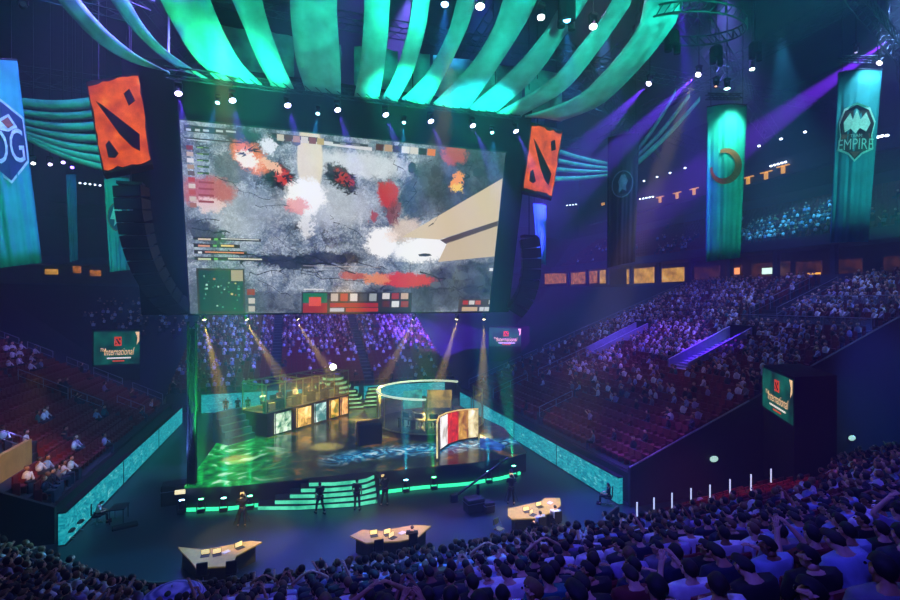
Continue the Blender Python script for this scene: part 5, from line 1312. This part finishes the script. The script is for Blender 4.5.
# jib base (dark pile of gear)
def road_case(px, py, sz, lab, grp=None):
    p = at(px, py, z=0); t = thing('road_case', lab, 'case', p, .1, grp)
    MB().bev((0, 0, sz[2]/2+.08), sz, .05).build('case_body', DARK, t, world=False)
    MB().box((0, 0, sz[2]*.7+.08), (sz[0]+.02, sz[1]+.02, .03)).build('metal_band', STEEL, t, world=False)
    for a_ in (-1, 1):
        for c_ in (-1, 1): MB().tube((a_*sz[0]*.38-.02, c_*sz[1]*.36, .05), (a_*sz[0]*.38+.02, c_*sz[1]*.36, .05), .05, 8).build('castor', DARK, t, world=False)
road_case(474, 512, (1.0, .7, .7), 'black gear case on the floor under the camera crane')
road_case(488, 512, (.6, .6, .5), 'small black gear case right of the camera crane base')
road_case(178, 503, (1.6, .9, 1.1), 'black case with lit readouts at the left foot of the stage')
t = thing('camera_crane', 'dark camera crane standing in front of the right half of the stage', 'crane', at(478, 508, z=0))
p = at(478, 508, z=0); MB().tube(p, p+Vector((0, 0, 1.3)), .09, 8).build('column', DARK, t); MB().box(p+Vector((0, 0, .1)), (1.1, 1.1, .2)).build('base', DARK, t)
b = MB(); b.tube(p+Vector((-1.5, -.3, .9)), p+Vector((2.0, .5, 2.4)), .06, 6).build('boom', DARK, t); MB().bev(p+Vector((-1.5, -.3, .85)), (.4, .3, .4), .05).build('counterweight', DARK, t)
# white and amber stacked readouts
p = at(180, 492, z=1.25); tag(MB().box(p, (.5, .05, .22)).build('readout', mat('readout', '#fff0c8', .5, emit='#ffe8b0', es=1.0)), 'small pale lit readout on the black case at the left foot of the stage', 'display')
# black mast left
mp = at(192, 508, z=0)
t = thing('truss_mast', 'black lattice mast rising before the left end of the stage', 'mast', mp)
b = MB(); w = .19
for a_ in (-w, w):
    for c_ in (-w, w): b.tube(mp+Vector((a_, c_, 0)), mp+Vector((a_, c_, 10.3)), .035, 6)
b.build('chord', BLACK, t); b = MB()
for k in range(20):
    z = .5*k+.2
    for s_ in (-1, 1): b.tube(mp+Vector((-w*s_, -w, z)), mp+Vector((w*s_, -w, z+.5)), .018, 4); b.tube(mp+Vector((-w, w*s_, z)), mp+Vector((-w, -w*s_, z+.5)), .018, 4)
b.build('lattice', BLACK, t); MB().box(mp+Vector((0, .1, 5)), (.3, .24, 9.8)).build('cable_sleeve', BLACK, t)
# analyst desks ---------------------------------------------------------
GLT = mat('desk_glow', '#a8893c', .55, emit='#b8a050', es=.22)  # tan paint with faint emission put in to brighten the desk tops
def chair_fn(loc, rz_, lab, grp=None):
    t = thing('swivel_chair', lab, 'chair', loc, rz_, grp)
    MB().bev((0, 0, .47), (.46, .46, .08), .06).build('seat', DARK, t, world=False); MB().bev((0, -.24, .78), (.42, .06, .5), .03).build('backrest', DARK, t, world=False)
    MB().tube((0, 0, .08), (0, 0, .44), .03, 8).build('column', STEEL, t, world=False)
    for a_ in range(5): MB().tube((0, 0, .09), (.28*math.cos(a_*1.256), .28*math.sin(a_*1.256), .05), .02, 5).build('leg', STEEL, t, world=False)
def zigdesk(pts, front_h, lab, items, seat_pts, clab):
    P = [at(px, py, z=.78) for px, py in pts]; c_ = sum(P, Vector())/len(P)
    t = thing('analyst_desk', lab, 'desk', (c_.x, c_.y, 0))
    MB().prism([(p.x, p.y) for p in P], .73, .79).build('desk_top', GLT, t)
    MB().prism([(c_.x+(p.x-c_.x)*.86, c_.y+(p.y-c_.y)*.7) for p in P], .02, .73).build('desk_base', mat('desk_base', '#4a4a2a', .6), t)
    for k, (px, py) in enumerate(items):
        p = at(px, py, z=.8)
        if k % 3 == 2: 
            o = MB().box(p+Vector((0, 0, .01)), (.3, .22, .02), .3*k).build('paper_sheet', WHITE); tag(o, 'white paper sheet lying on the '+clab, 'paper', 'papers on the '+clab)
        else:
            m_ = thing('laptop', 'open laptop on the '+clab, 'laptop', p, .2*k, 'laptops on the '+clab)
            MB().box((0, 0, .012), (.34, .24, .02)).build('keyboard', DARK, m_, world=False); l_ = MB().box((0, .12, .13), (.34, .02, .22)).build('lid', DARK, m_, world=False)
            MB().box((0, .108, .13), (.31, .004, .19)).build('laptop_screen', mat('laptop_glow', '#ffe8b0', .4, emit='#f0dca0', es=.9), l_, world=False)
    for k, (px, py, sh, occ_) in enumerate(seat_pts):
        p = at(px, py, z=0); chair_fn(p, 0, 'black swivel chair %s the %s' % ('at', clab), 'chairs at the '+clab)
        if occ_:
            o = person(1 if k % 2 else 0, p, .3*(-1)**k, sh, k % 2, k % 2, 1); tag(o, 'person in %s shirt seated at the %s, %s' % (sh, clab, ('leftmost', 'second from the left', 'third from the left')[k]), 'person')
zigdesk([(182, 552), (178, 547), (204, 550), (250, 541), (262, 542), (236, 556), (232, 566), (196, 568), (190, 560)], .7, 'angular tan desk in front of the left half of the stage', [(205, 556), (217, 555), (226, 552), (240, 548)], [(203, 585, 'dark grey', False), (232, 583, 'navy', False)], 'left tan desk')
zigdesk([(350, 536), (362, 530), (382, 531), (414, 525), (431, 526), (418, 537), (400, 541), (366, 543)], .7, 'angular tan desk in front of the middle of the stage', [(374, 536), (388, 535), (402, 533), (393, 538)], [(378, 560, 'dark grey', False), (412, 553, 'black', True)], 'middle tan desk')
zigdesk([(508, 509), (542, 501), (545, 498), (560, 498), (561, 505), (552, 512), (536, 518), (512, 519), (508, 516)], .7, 'angular tan desk near the right end of the floor', [(527, 512), (540, 507), (550, 503), (533, 515)], [(540, 536, 'pale blue', True), (556, 530, 'white', True)], 'right tan desk')
# yellow-lit floor patch things: pale scribble chair outline left of the right desk
p = at(499, 538, z=0); t = thing('folding_chair', 'pale metal folding chair left of the right tan desk', 'chair', p, .5)
MB().bev((0, 0, .45), (.42, .42, .04), .04).build('seat', TAN, t, world=False); MB().bev((0, .2, .75), (.42, .04, .28), .015).build('backrest', TAN, t, world=False)
for a_ in (-1, 1): MB().tube((.2*a_, .2, .9), (.2*a_, -.22, .02), .018, 6).build('leg', STEEL, t, world=False); MB().tube((.2*a_, -.15, .45), (.2*a_, .25, .02), .018, 6).build('leg', STEEL, t, world=False)
# man in white at the small table by the left board, empty chairs
p = at(97, 524, z=0); o = person(1, p, -PI/2+.3, 'white', 0, 1, 1); tag(o, 'person in white shirt leaning over a small table by the left teal board', 'person'); chair_fn(p, -PI/2+.3, 'black chair under the person in white by the left teal board')
p2 = p+Vector((.95, .1, 0)); t = thing('side_table', 'small black table before the person in white', 'table', p2)
MB().box((0, 0, .72), (.7, .9, .05)).build('table_top', DARK, t, world=False)
for a_ in (-.3, .3):
    for c_ in (-.4, .4): MB().tube((a_, c_, 0), (a_, c_, .7), .02, 5).build('leg', DARK, t, world=False)
chair_fn(at(78, 531, z=0), -PI/2, 'empty black chair by the left teal board, the one nearer the person in white')
chair_fn(at(69, 540, z=0), -PI/2, 'empty black chair by the left teal board, the nearest to the camera')
p = at(608, 505, z=0); chair_fn(p, .9, 'black chair at the right end of the right teal board'); o = person(0, p, .9, 'black', 0, 0, 1); tag(o, 'person in black seated alone at the near end of the right teal board', 'person')
tag(MB().bev(at(125, 527, z=0)+Vector((0, 0, .06)), (1.1, .5, .12), .05, .3).build('equipment_bag', BLACK), 'flat black bag lying on the floor right of the person in white', 'bag')
# people at the left end lit orange
for k, (px, py, sh, lab) in enumerate(((42, 492, 'white', 'white shirt, topmost'), (60, 500, 'tan', 'olive shirt, right'), (40, 512, 'orange', 'dark red shirt, middle'))):
    sh_ = {'white': 'white', 'tan': 'olive', 'orange': 'dark red'}[sh]
# far end silhouettes and players
for k, (px, lab) in enumerate(((226, 'left'), (238, 'middle'), (248, 'right'))):
    q_ = at(px, 409, y=53.6); o = person(IDLE, Vector((q_.x, 53.4, 0)), PI, 'black', 0, 0, 1); tag(o, 'dark figure standing before the short far left teal board, %s of three' % lab, 'person')
for k in range(5):
    u = LEN*(.12+.18*k); p = q(u, 1.35, PB) if False else A+dv*u+nv*1.6+Vector((0, 0, PB)); rzz = math.atan2(dv.y, dv.x)
    workstation(p-nv*.75, rzz+PI, 'gaming desk with monitor inside the left booth', 'gaming desks in the left booth')
    o = person(0, p+nv*.3, rzz+PI, ('white', 'dark red', 'white', 'grey', 'dark red')[k], k % 2, k % 3, 1)
    tag(o, 'player in %s shirt seated in the left booth, %s' % (('white', 'dark red', 'white', 'grey', 'dark red')[k], ('leftmost', 'second from the left', 'middle', 'second from the right', 'rightmost')[k]), 'person')
for k in range(4):
    a_ = math.radians(215+22*k); p = cR+Vector((2.1*math.cos(a_), 2.1*math.sin(a_), .4)); rzz = a_-PI/2
    workstation(p+Vector((.75*math.cos(a_), .75*math.sin(a_), 0)), rzz, 'gaming desk with monitor inside the round booth', 'gaming desks in the round booth')
    o = person(0, p, rzz, ('grey', 'pale blue', 'grey', 'olive')[k], k % 2, 0, 1); tag(o, 'player in %s shirt seated in the round booth, %s of four' % (('grey', 'pale blue', 'grey', 'olive')[k], ('leftmost', 'second', 'third', 'rightmost')[k]), 'person')
# ------------------------------------------------------------------ stage lights and rigging
def fixture(p, target, col, lab, grp=None, power=0, ang=16, es=25, size=.26, floor=False, lensr=None, hang=0):
    """moving-head lamp: base, yoke, head and glowing lens, with its own beam"""
    p = Vector(p); d = (Vector(target)-p).normalized(); t = thing('moving_head_light', lab, 'stage light', p, 0, grp)
    s = size; sg = -1 if floor else 1
    MB().box(p+Vector((0, 0, sg*s*1.9)), (s*1.5, s*1.3, s*.5)).build('base', DARK, t)
    MB().box(p+Vector((s*.85, 0, sg*s*.9)), (s*.15, s*.5, s*1.9)).box(p+Vector((-s*.85, 0, sg*s*.9)), (s*.15, s*.5, s*1.9)).box(p+Vector((0, 0, sg*s*1.75)), (s*1.85, s*.5, s*.2)).build('yoke', DARK, t)
    if hang: MB().tube(p+Vector((0, 0, s*2)), p+Vector((0, 0, s*2+hang)), .035, 6).build('hanging_pipe', DARK, t)
    hd = MB().tube(p-d*s*.9, p+d*s*.8, s*.55, 10, s*.7).build('head', DARK, t)
    lr = lensr or s*.62
    MB().tube(p+d*s*.8, p+d*s*.86, lr, 12, lr*.95).build('lens', lens_mat('lens'+col+str(es), col, es), hd)
    if power: spot('beam', p+d*s*1.0, target, power, col, ang, .35, .06)
    return t
VIO = '#7a50ff'; CYN = '#40c8ff'
K = 5.0
lamp_px = [(178, 91), (232, 98), (287, 103), (337, 107.5), (385, 112.5), (430, 119), (472, 123.5), (515, 129)]
for i, (px, py) in enumerate(lamp_px):
    p = at(px, py, y=33.2)
    fixture(p, p+Vector((1.8, -3.6, -8)), '#c8b8ff', 'violet stage light in the row over the screen, %s' % ('first from the left', 'second from the left', 'third from the left', 'fourth from the left', 'fourth from the right', 'third from the right', 'second from the right', 'last on the right')[i], 'row of violet lamps over the screen', 0, es=14, lensr=.2, hang=.35)
    spot('violet_beam', p+Vector((.1, -.3, -.5)), p+Vector((1.8, -3.6, -8)), 40000, '#6a40ff', 18, .6, .08)
for i, (px, py) in enumerate([(218, 101), (318, 112), (404, 121), (492, 131)]):
    p = at(px, py, y=33.6)
    fixture(p, p+Vector((-1, -4, -8)), '#a0e8ff', 'small cyan stage light in the row over the screen, %s of four' % ('first', 'second', 'third', 'last')[i], 'small cyan lamps over the screen', 0, es=7, size=.2, lensr=.13)
    spot('cyan_beam', p+Vector((-.1, -.3, -.5)), p+Vector((-1, -4, -8)), 16000, '#30b0ff', 20, .5, .06)
# truss carrying them
def truss(a_, c_, w, lab, n=None, name='lighting_truss', m=TRUSSM):
    a_, c_ = Vector(a_), Vector(c_); d = (c_-a_); Ln = d.length; d.normalize(); sd = d.cross(Vector((0, 0, 1))).normalized()*w/2; up = Vector((0, 0, w/2))
    t = thing(name, lab, 'truss', (a_+c_)/2)
    b = MB(); cs_ = [sd+up, sd-up, -sd-up, -sd+up]
    for k in cs_: b.tube(a_+k, c_+k, .05, 5, cap=False)
    b.build('chord', m, t); b = MB(); n = n or max(3, int(Ln/(w*1.3)))
    for i in range(n):
        q0, q1 = a_+d*Ln*i/n, a_+d*Ln*(i+1)/n
        for j in range(4): b.tube(q0+cs_[j], q1+cs_[(j+1) % 4], .03, 4, cap=False)
    b.build('lattice', m, t)
    return t
l0, l1 = at(165, 87, y=33.4), at(520, 127, y=33.4)
truss(l0+Vector((0, 0, .9)), l1+Vector((0, 0, .9)), .5, 'truss over the screen carrying the violet lamps')
# small lamps under the screen throwing yellow beams
for i, (px, tx, tz) in enumerate(((204, (-3.2, 34, 1), 0), (246, (2.5, 35, 1), 0), (297, (6.0, 36, 1), 0), (414, (5.6, 42, 1), 0), (457, (9.5, 36, 1), 0), (484, (13.5, 34, 1), 0))):
    p = at(px, 318, y=37.4)
    fixture(p, tx, '#ffe8b0', 'small warm lamp under the lower edge of the screen, %s' % ('first from the left', 'second from the left', 'third from the left', 'third from the right', 'second from the right', 'last on the right')[i], 'warm lamps under the screen', 0, es=6, size=.16, lensr=.12)
    spot('warm_beam', p+Vector((0, 0, -.3)), tx, 150000, '#ffd060', 13, .9, .05)
# lamps hanging in and right of the canopy
for px, py, d, tgt, c_, lab in ((541, 3, 26, (14, 20, 10), '#f0f4ff', 'white lamp hanging at the top edge above the screen'), (445, 1, 26, (6, 22, 12), '#90c8ff', 'blue lamp at the top edge right of the middle'), (567, 17, 27, (10, 18, 8), '#60c8ff', 'hanging blue lamp with a short beam between the right canopy bands'),
                               (593, 24, 27, (12, 16, 8), '#f0f4ff', 'white lamp just right of the hanging blue lamp'), (541.5, 14, 27, (10, 18, 8), '#f0f4ff', 'white lamp left of the hanging blue lamp'), (643, 36, 31, (16, 20, 10), '#70d0ff', 'pale blue lamp hanging right of the canopy'),
                               (650, 82, 38, (14, 30, 14), '#e0d8ff', 'violet lamp right of the right orange block'), (699, 73, 38, (18, 26, 13), '#e0d8ff', 'violet lamp above the crescent banner'),
                               (727, 86, 38, (32, 29, 12), '#c0fff0', 'pale green lamp lighting the crescent banner from above'), (752, 67, 42, (36, 30, 16), '#d8fff0', 'pale lamp right of and above the crescent banner'),
                               (881, 61, 38, (30, 30, 14), '#f4e8ff', 'bright violet lamp above the shield banner'), (856, 50, 39, (41, 26, 12), '#b0a8d8', 'faint lamp above the shield banner, left of the bright violet one'), (716, 84, 40, (30, 30, 12), '#ffb080', 'faint orange lamp left above the crescent banner')):
    if (px, py) in ((541.5, 14),): px, py = 541, 14.5
    if px == 541 and py == 3: continue
    faint = px in (856, 716)
    fixture(at(px, py, d=d), tgt, c_, lab, None, 0, es=(2 if faint else 14), size=.26, lensr=.1 if faint else .2, hang=41.4-at(px, py, d=d).z)
fixture(at(480, 3, d=27), (8, 20, 8), '#f0f4ff', 'white lamp at the top edge between two canopy bands', None, 0, es=14, size=.3, lensr=.24, hang=12)
MBp = at(567, 6, d=27); tag(MB().bev(MBp, (.9, .7, 1.6), .2).build('lamp_housing', BLACK), 'black cylinder-like housing hanging over the blue lamp between the canopy bands', 'lamp housing')
for px, py, tgt, pw, c_, an in ((445, 1, (4, 14, 10), 6000, '#3090ff', 14), (567, 17, (14, 22, 8), 6000, '#3098ff', 22), (643, 36, (18, 22, 8), 4000, '#3098ff', 18), (650, 82, (26, 56, 21), 60000, '#7030ff', 18), (699, 73, (22, 56, 14), 80000, '#7030ff', 16), (899, 33, (32, 50, 16), 120000, '#8020ff', 15), (752, 67, (34, 32, 8), 1200, '#c0ffe0', 8)):
    p = at(px, py, d={445: 26, 567: 27, 643: 31}.get(px, 38)); dd = (Vector(tgt)-p).normalized()
    spot('beam', p+dd*.5, tgt, pw*K, c_, an, .5, .08)
# distant small lamps on the left
for px, py, c_, lab in ((33, 162, '#ffffff', 'small white lamp low on the left swags edge'), (50, 163, '#d8c0ff', 'small pale lamp, second along the left swags edge'), (63, 161, '#c0a0ff', 'small violet lamp, third along the left swags edge'), (72, 166, '#8050ff', 'small dim violet lamp under the left swags'), (82, 158, '#b0d8ff', 'small blue lamp on the left swags near the orange block'), (92, 125, '#c0f0ff', 'small cyan lamp beside the left orange block'), (23, 5, '#d8fff8', 'white lamp at the top left corner')):
    fixture(at(px, py, d=44 if py > 20 else 26), at(px+5, py+60, d=40), c_, lab, None, 0, es=10, size=.26, lensr=.15, hang=41.4-at(px, py, d=44 if py > 20 else 26).z)
# floor lamps along the stage foot, shining up
for i, (px, py, c_) in enumerate(((162, 488, '#a0c8ff'), (201, 503, '#50ff90'), (223.5, 499, '#90fff0'), (250, 498, '#60ffb0'), (406, 482, '#80f0ff'), (434, 478, '#50ff80'), (489, 473, '#80f8ff'), (514, 473, '#60ffc0'))):
    p = front_at(px, .62)+Vector((0, 0, .62))
    fixture(p, p+Vector((0, 1.2, 9)), c_, 'floor light shining up at the front of the stage, %s' % ('outermost left', 'first on the left part', 'second on the left part', 'third on the left part', 'first right of the steps', 'second right of the steps', 'second from the right end', 'nearest the right end')[i], 'floor lights along the stage front', 0, es=16, size=.24, floor=True, lensr=.13)
    spot('up_beam', p+Vector((0, .1, .4)), p+Vector((.3*(-1)**i, 1.5, 9)), (22000 if i == 0 else 60000), {'#a0c8ff': '#6090ff', '#50ff90': '#20ff60', '#90fff0': '#30ffe0', '#60ffb0': '#20ff80', '#80f0ff': '#20e0ff', '#50ff80': '#20ff60', '#80f8ff': '#20e0ff', '#60ffc0': '#20ffa0'}[c_], 14, .5, .05)
# roof trusses, catwalks and clutter
RM = mat('roof_steel', '#4c5a60', .6, .5)
for i, (a_, c_, w) in enumerate((((16, 10, 33), (62, 34, 34), 1.6), ((14, 20, 31.5), (60, 48, 33), 1.4), ((-40, 20, 33), (-8, 34, 30), 1.2), ((-44, 34, 33), (-10, 38, 31), 1.2), ((24, 18, 30.5), (58, 30, 31), .8), ((18, 30, 29), (52, 60, 33), 1.0), ((24, 44, 33), (60, 60, 35), 1.2), ((-30, 60, 34), (40, 62, 34), 1.5), ((0, 20, 33), (4, 60, 33), 1.2), ((-14, 16, 33), (-6, 60, 33), 1.2), ((14, 12, 33), (16, 60, 33), 1.2), ((30, 8, 35), (30, 60, 35), 1.2), ((42, 5, 35), (42, 60, 35), 1.2), ((20, 15, 34), (66, 15.5, 34), 1.4), ((-30, 24, 34), (30, 24.5, 34), 1.0), ((-30, 40, 34), (60, 40.5, 34), 1.0))):
    truss(a_, c_, w, 'dark roof truss ' + ('crossing the top right corner, lowest', 'behind the lowest one at the top right', 'at the top left corner, front one', 'at the top left corner, rear one', 'slim one over the crescent and shield banners', 'running away above the dark banner', 'far one at the right', 'far one across behind the canopy', 'above the middle of the screen seen between bands', 'above the left of the screen seen between bands', 'above the right of the screen seen between bands', 'running away at the right', 'running away at the far right', 'across the top right', 'across the hall above the canopy', 'across the hall further back')[i], name='roof_truss', m=RM)
# ring truss at the right end of the canopy
t = thing('ring_truss', 'curved truss ring at the right end of the green canopy', 'truss', at(680, 45, d=30))
RC = at(690, 30, d=30); b = MB(); rr = [RC+Vector((3.4*math.cos(a_*.157), 2.6*math.sin(a_*.157), .5*math.sin(a_*.157))) for a_ in range(41)]
b.path(rr, .06, 5); b.path([v+Vector((0, 0, .6)) for v in rr], .06, 5); [b.tube(v, v+Vector((0, 0, .6)), .05, 5) for v in rr[::5]]
b.build('chord', RM, t); b = MB()
for a_, c_ in zip(rr, rr[1:]): b.tube(a_, c_+Vector((0, 0, .6)), .035, 4)
b.build('lattice', RM, t)
# black lamp pods hanging under the roof at the right
for i, (px, py, d) in enumerate(((640, 30, 31), (672, 38, 31), (566, 12, 27.5), (716, 52, 36), (755, 48, 38))):
    p = at(px, py, d=d); t = thing('lamp_pod', 'black lamp cluster hanging under the roof, %s' % ('left of the ring truss', 'in front of the ring truss', 'between the right canopy bands', 'above the crescent banner', 'right above the crescent banner')[i], 'lamp cluster', p)
    b = MB(); b.bev(p, (.8, .8, .9), .2); b.tube(p-Vector((.3, 0, .5)), p-Vector((.3, 0, .9)), .22, 8); b.tube(p-Vector((-.3, .1, .5)), p-Vector((-.3, .1, 1.0)), .2, 8); b.build('pod_body', BLACK, t)
    MB().tube(p+Vector((0, 0, .4)), (p.x, p.y, 41.9), .04, 5).build('hanging_pipe', TRUSSM, t)
# white lamp frames over banners
for a_ in ((724, 103, 38), (858, 66, 37)):
    p = at(a_[0], a_[1], d=a_[2]); truss(p+Vector((-1.3, .4, .5)), p+Vector((1.3, -.4, .5)), .35, 'short truss bar holding the %s banner' % ('crescent' if a_[0] == 724 else 'shield'))
# ------------------------------------------------------------------ lighting of the hall: spots with no fixture built, sources unseen
# canopy: green and teal washes with broken-pattern filters, from unseen sources out of frame
for x, tx, pw, c_ in ((-7, -6, 2600, '#38ffb8'), (-1, 0, 3600, '#30ffb8'), (5, 5, 3600, '#28ffd4'), (11, 11, 4200, '#20ffdc'), (18, 17, 4600, '#20ffdc'), (24, 24, 4200, '#20ffd4')):
    spot('canopy_wash', (x, 8, 22), (tx, 31, 27.5), pw*2.15, c_, 52, .7, .08, gobo=22)
spot('canopy_wash', (-12, 8, 22), (-9, 29, 27.5), 4500, '#30c0ff', 36, .6, .2, gobo=7)
spot('swag_wash', (-34, 20, 14), (-20, 50, 24), 16000, '#18ffb0', 50, .6, .3)
spot('swag_wash', (48, 20, 16), (35, 52, 25), 24000, '#18ffb0', 24, .6, .3)
spot('swag_wash', (48, 20, 16), (38, 48, 29), 14000, '#18ffd0', 50, .6, .3)
def wash(src, tgt, pw, col, ang=25, name='banner_wash', blend=.8): return spot(name, src, tgt, pw, col, ang, blend, .2)
wash((30.5, 26.5, 27.5), at(726, 140, d=38), 4500, '#a0ffe8', 40); wash((26, 2, 14), at(724, 185, d=38), 20000, '#48ffdc', 24)
wash((39.5, 23, 30.5), at(858, 110, d=37), 5000, '#b0f4ff', 40); wash((32, 8, 15), at(856, 150, d=37), 13000, '#48ffe8', 34)
wash((-11, 22, 27), at(10, 90, d=28), 1500, '#a0f0ff', 34); wash((-10, 16, 13), at(20, 170, d=28), 9000, '#40ffe0', 40)
wash((-32, 24, 20), at(117, 220, d=46), 12000, '#30ffe8', 30); wash((-34, 26, 20), at(72, 215, d=52), 7000, '#40d0ff', 30); wash((4, 30, 37), at(540, 235, d=55), 16000, '#40b0ff', 16)
spot('crowd_wash', (10, 42, 38), (3, 68, 6), 130000, '#8068ff', 48, .7, .4)
spot('crowd_wash', (6, 40, 38), (-10, 66, 6), 26000, '#7a68ff', 50, .7, .4)
spot('crowd_wash', (24, 24, 38), (32, 38, 7), 95000, '#7c3cff', 26, .8, .4)
spot('crowd_wash', (36, 33, 38), (38, 38, 9), 44000, '#7c78ff', 66, .8, .4)
spot('crowd_wash', (30, 42, 38), (42, 60, 12), 45000, '#60a8ff', 44, .8, .4)
spot('crowd_wash', (44, 24, 36), (40, 27, 9), 36000, '#80a8ff', 50, .8, .4)
spot('seat_wash', (16, 22, 34), (23, 33, 3), 20000, '#c878c0', 44, .9, .4)
spot('stair_wash', (30, 32, 36), (32.5, 31.3, 7.4), 230000, '#5810ff', 10, .5, .2)
spot('stair_wash', (30, 40, 37), (32.5, 43, 7.4), 70000, '#6038ff', 10, .5, .2)
spot('crowd_wash', (-6, 30, 38), (-17, 40, 4), 56000, '#9070f4', 50, .8, .4)
spot('crowd_wash', (-4, 26, 36), (-20, 48, 6), 30000, '#7060ff', 40, .8, .4)
spot('warm_wash', (-9, 22, 9), (-12.9, 31, 3.0), 3200, '#ffb050', 22, .8, .2)
spot('crowd_wash', (46, 36, 38), (55, 41, 20), 40000, '#40c0ff', 34, .6, .4)
# near crowd: violet-blue from unseen sources above, in front and behind
spot('crowd_wash', (24, 12, 34), (12, 9, 4), 19000, '#5c4cff', 54, .8, .3)
spot('crowd_wash', (-6, -2, 24), (10, 9, 5), 8500, '#5048ff', 56, .8, .3)
spot('crowd_wash', (14, -4, 22), (16, 10, 5), 5000, '#5848ff', 50, .8, .3)
spot('crowd_wash', (4, 22, 36), (2, 14, 3), 13000, '#5a58ff', 50, .8, .3)
spot('seat_wash', (22, 6, 18), (21, 20, 1), 7000, '#ff6878', 22, .8, .3)  # red wash added to bring out the dark empty seats
spot('end_wall_wash', (30, 10, 18), (38.5, 22.8, 5), 26000, '#3060ff', 30, .9, .4)
spot('end_wall_wash', (26, 10, 14), (36, 22.8, 3.0), 5000, '#10c080', 22, .9, .4)
# desks and floor
spot('desk_light', (-2, 16, 20), (-2, 25, .8), 42000, '#ffd878', 14, .5, .2)
spot('desk_light', (5, 15, 20), (4.7, 24, .8), 42000, '#ffd878', 14, .5, .2)
spot('desk_light', (14, 14, 20), (12, 22.5, .8), 45000, '#ffdc80', 12, .5, .2)
spot('floor_wash', (2, 20, 26), (-7, 34, 0), 24000, '#50a8e0', 60, .8, .4)
spot('floor_wash', (10, 12, 26), (8, 25, 0), 11000, '#4c94b8', 60, .8, .4)
spot('floor_wash', (10, 20, 26), (16, 36, 0), 12000, '#40a0d0', 50, .8, .4)
spot('stage_wash', (-4, 32, 16), (-4, 40, 1.6), 14000, '#10ff60', 50, .7, .3)
spot('stage_wash', (4, 34, 15), (3.5, 43, 3), 20000, '#ffc040', 40, .7, .3)
spot('stage_wash', (12, 34, 15), (10.5, 39, 3), 15000, '#e8ffa0', 36, .7, .3)
spot('dais_wash', (6, 40, 14), (6.5, 50, 2), 14000, '#30ff70', 30, .7, .3)
spot('hall_wash', (-12, 28, 36), (-36, 60, 16), 15000, '#4858ff', 70, .9, .5)
spot('hall_wash', (14, 38, 38), (50, 80, 22), 30000, '#4838ff', 60, .9, .5)
spot('hall_wash', (40, 20, 36), (64, 30, 28), 14000, '#6028ff', 80, .9, .5)
spot('hall_wash', (-10, 30, 37), (-30, 80, 14), 18000, '#3878d0', 60, .9, .5)
spot('hall_wash', (16, 40, 38), (24, 62, 6), 16000, '#3080ff', 60, .9, .5)
spot('roof_wash', (40, 14, 24), (36, 22, 36), 5500, '#20a080', 90, .9, .5)
spot('roof_wash', (-20, 20, 24), (-24, 34, 36), 6500, '#2080b0', 90, .9, .5)
spot('roof_wash', (6, 24, 26), (6, 36, 38), 4000, '#20b090', 90, .9, .5)
for k_ in range(4):
    p_ = A+dv*LEN*(.15+.23*k_)+nv*2.2+Vector((0, 0, PB+2.0)); spot('booth_downlight', p_, p_-Vector((0, 0, 2)), 700, '#ffe070', 110, .6, .1)
for a_ in (-1.6, 0, 1.6): spot('booth_downlight', cR+Vector((a_, -.6, 2.8)), cR+Vector((a_, -.8, .4)), 1500, '#e8ffb0', 110, .6, .1)
# ------------------------------------------------------------------ world: faint blue air with stage haze
w = bpy.data.worlds.new('World'); S.world = w; w.use_nodes = True; nt = w.node_tree
nt.nodes['Background'].inputs[0].default_value = (.02, .03, .08, 1); nt.nodes['Background'].inputs[1].default_value = .3
HAZE = 1
if HAZE:
    vs_ = nt.nodes.new('ShaderNodeVolumeScatter'); vs_.inputs['Density'].default_value = .0042; vs_.inputs['Anisotropy'].default_value = .2; vs_.inputs['Color'].default_value = (.8, .88, 1, 1)
    nt.links.new(vs_.outputs[0], nt.nodes['World Output'].inputs['Volume'])
# ------------------------------------------------------------------ camera
cd = bpy.data.cameras.new('camera'); cam = bpy.data.objects.new('camera', cd); COL.objects.link(cam)
cam.location = (0, 0, H); cam.rotation_euler = (PI/2, 0, -TH); cd.sensor_width = 36; cd.lens = F/900*36; cd.clip_start = .1; cd.clip_end = 400
S.camera = cam
S.view_settings.view_transform = 'Standard'; S.view_settings.look = 'None'; S.view_settings.gamma = 1; S.view_settings.exposure = 0
S.view_settings.use_curve_mapping = False
try:
    S.cycles.use_denoising = True; S.cycles.denoiser = 'OPENIMAGEDENOISE'; S.cycles.use_light_tree = True
    S.cycles.max_bounces = 5; S.cycles.diffuse_bounces = 2; S.cycles.glossy_bounces = 2; S.cycles.transparent_max_bounces = 12; S.cycles.volume_bounces = 0
    S.cycles.sample_clamp_indirect = 4
except Exception: pass
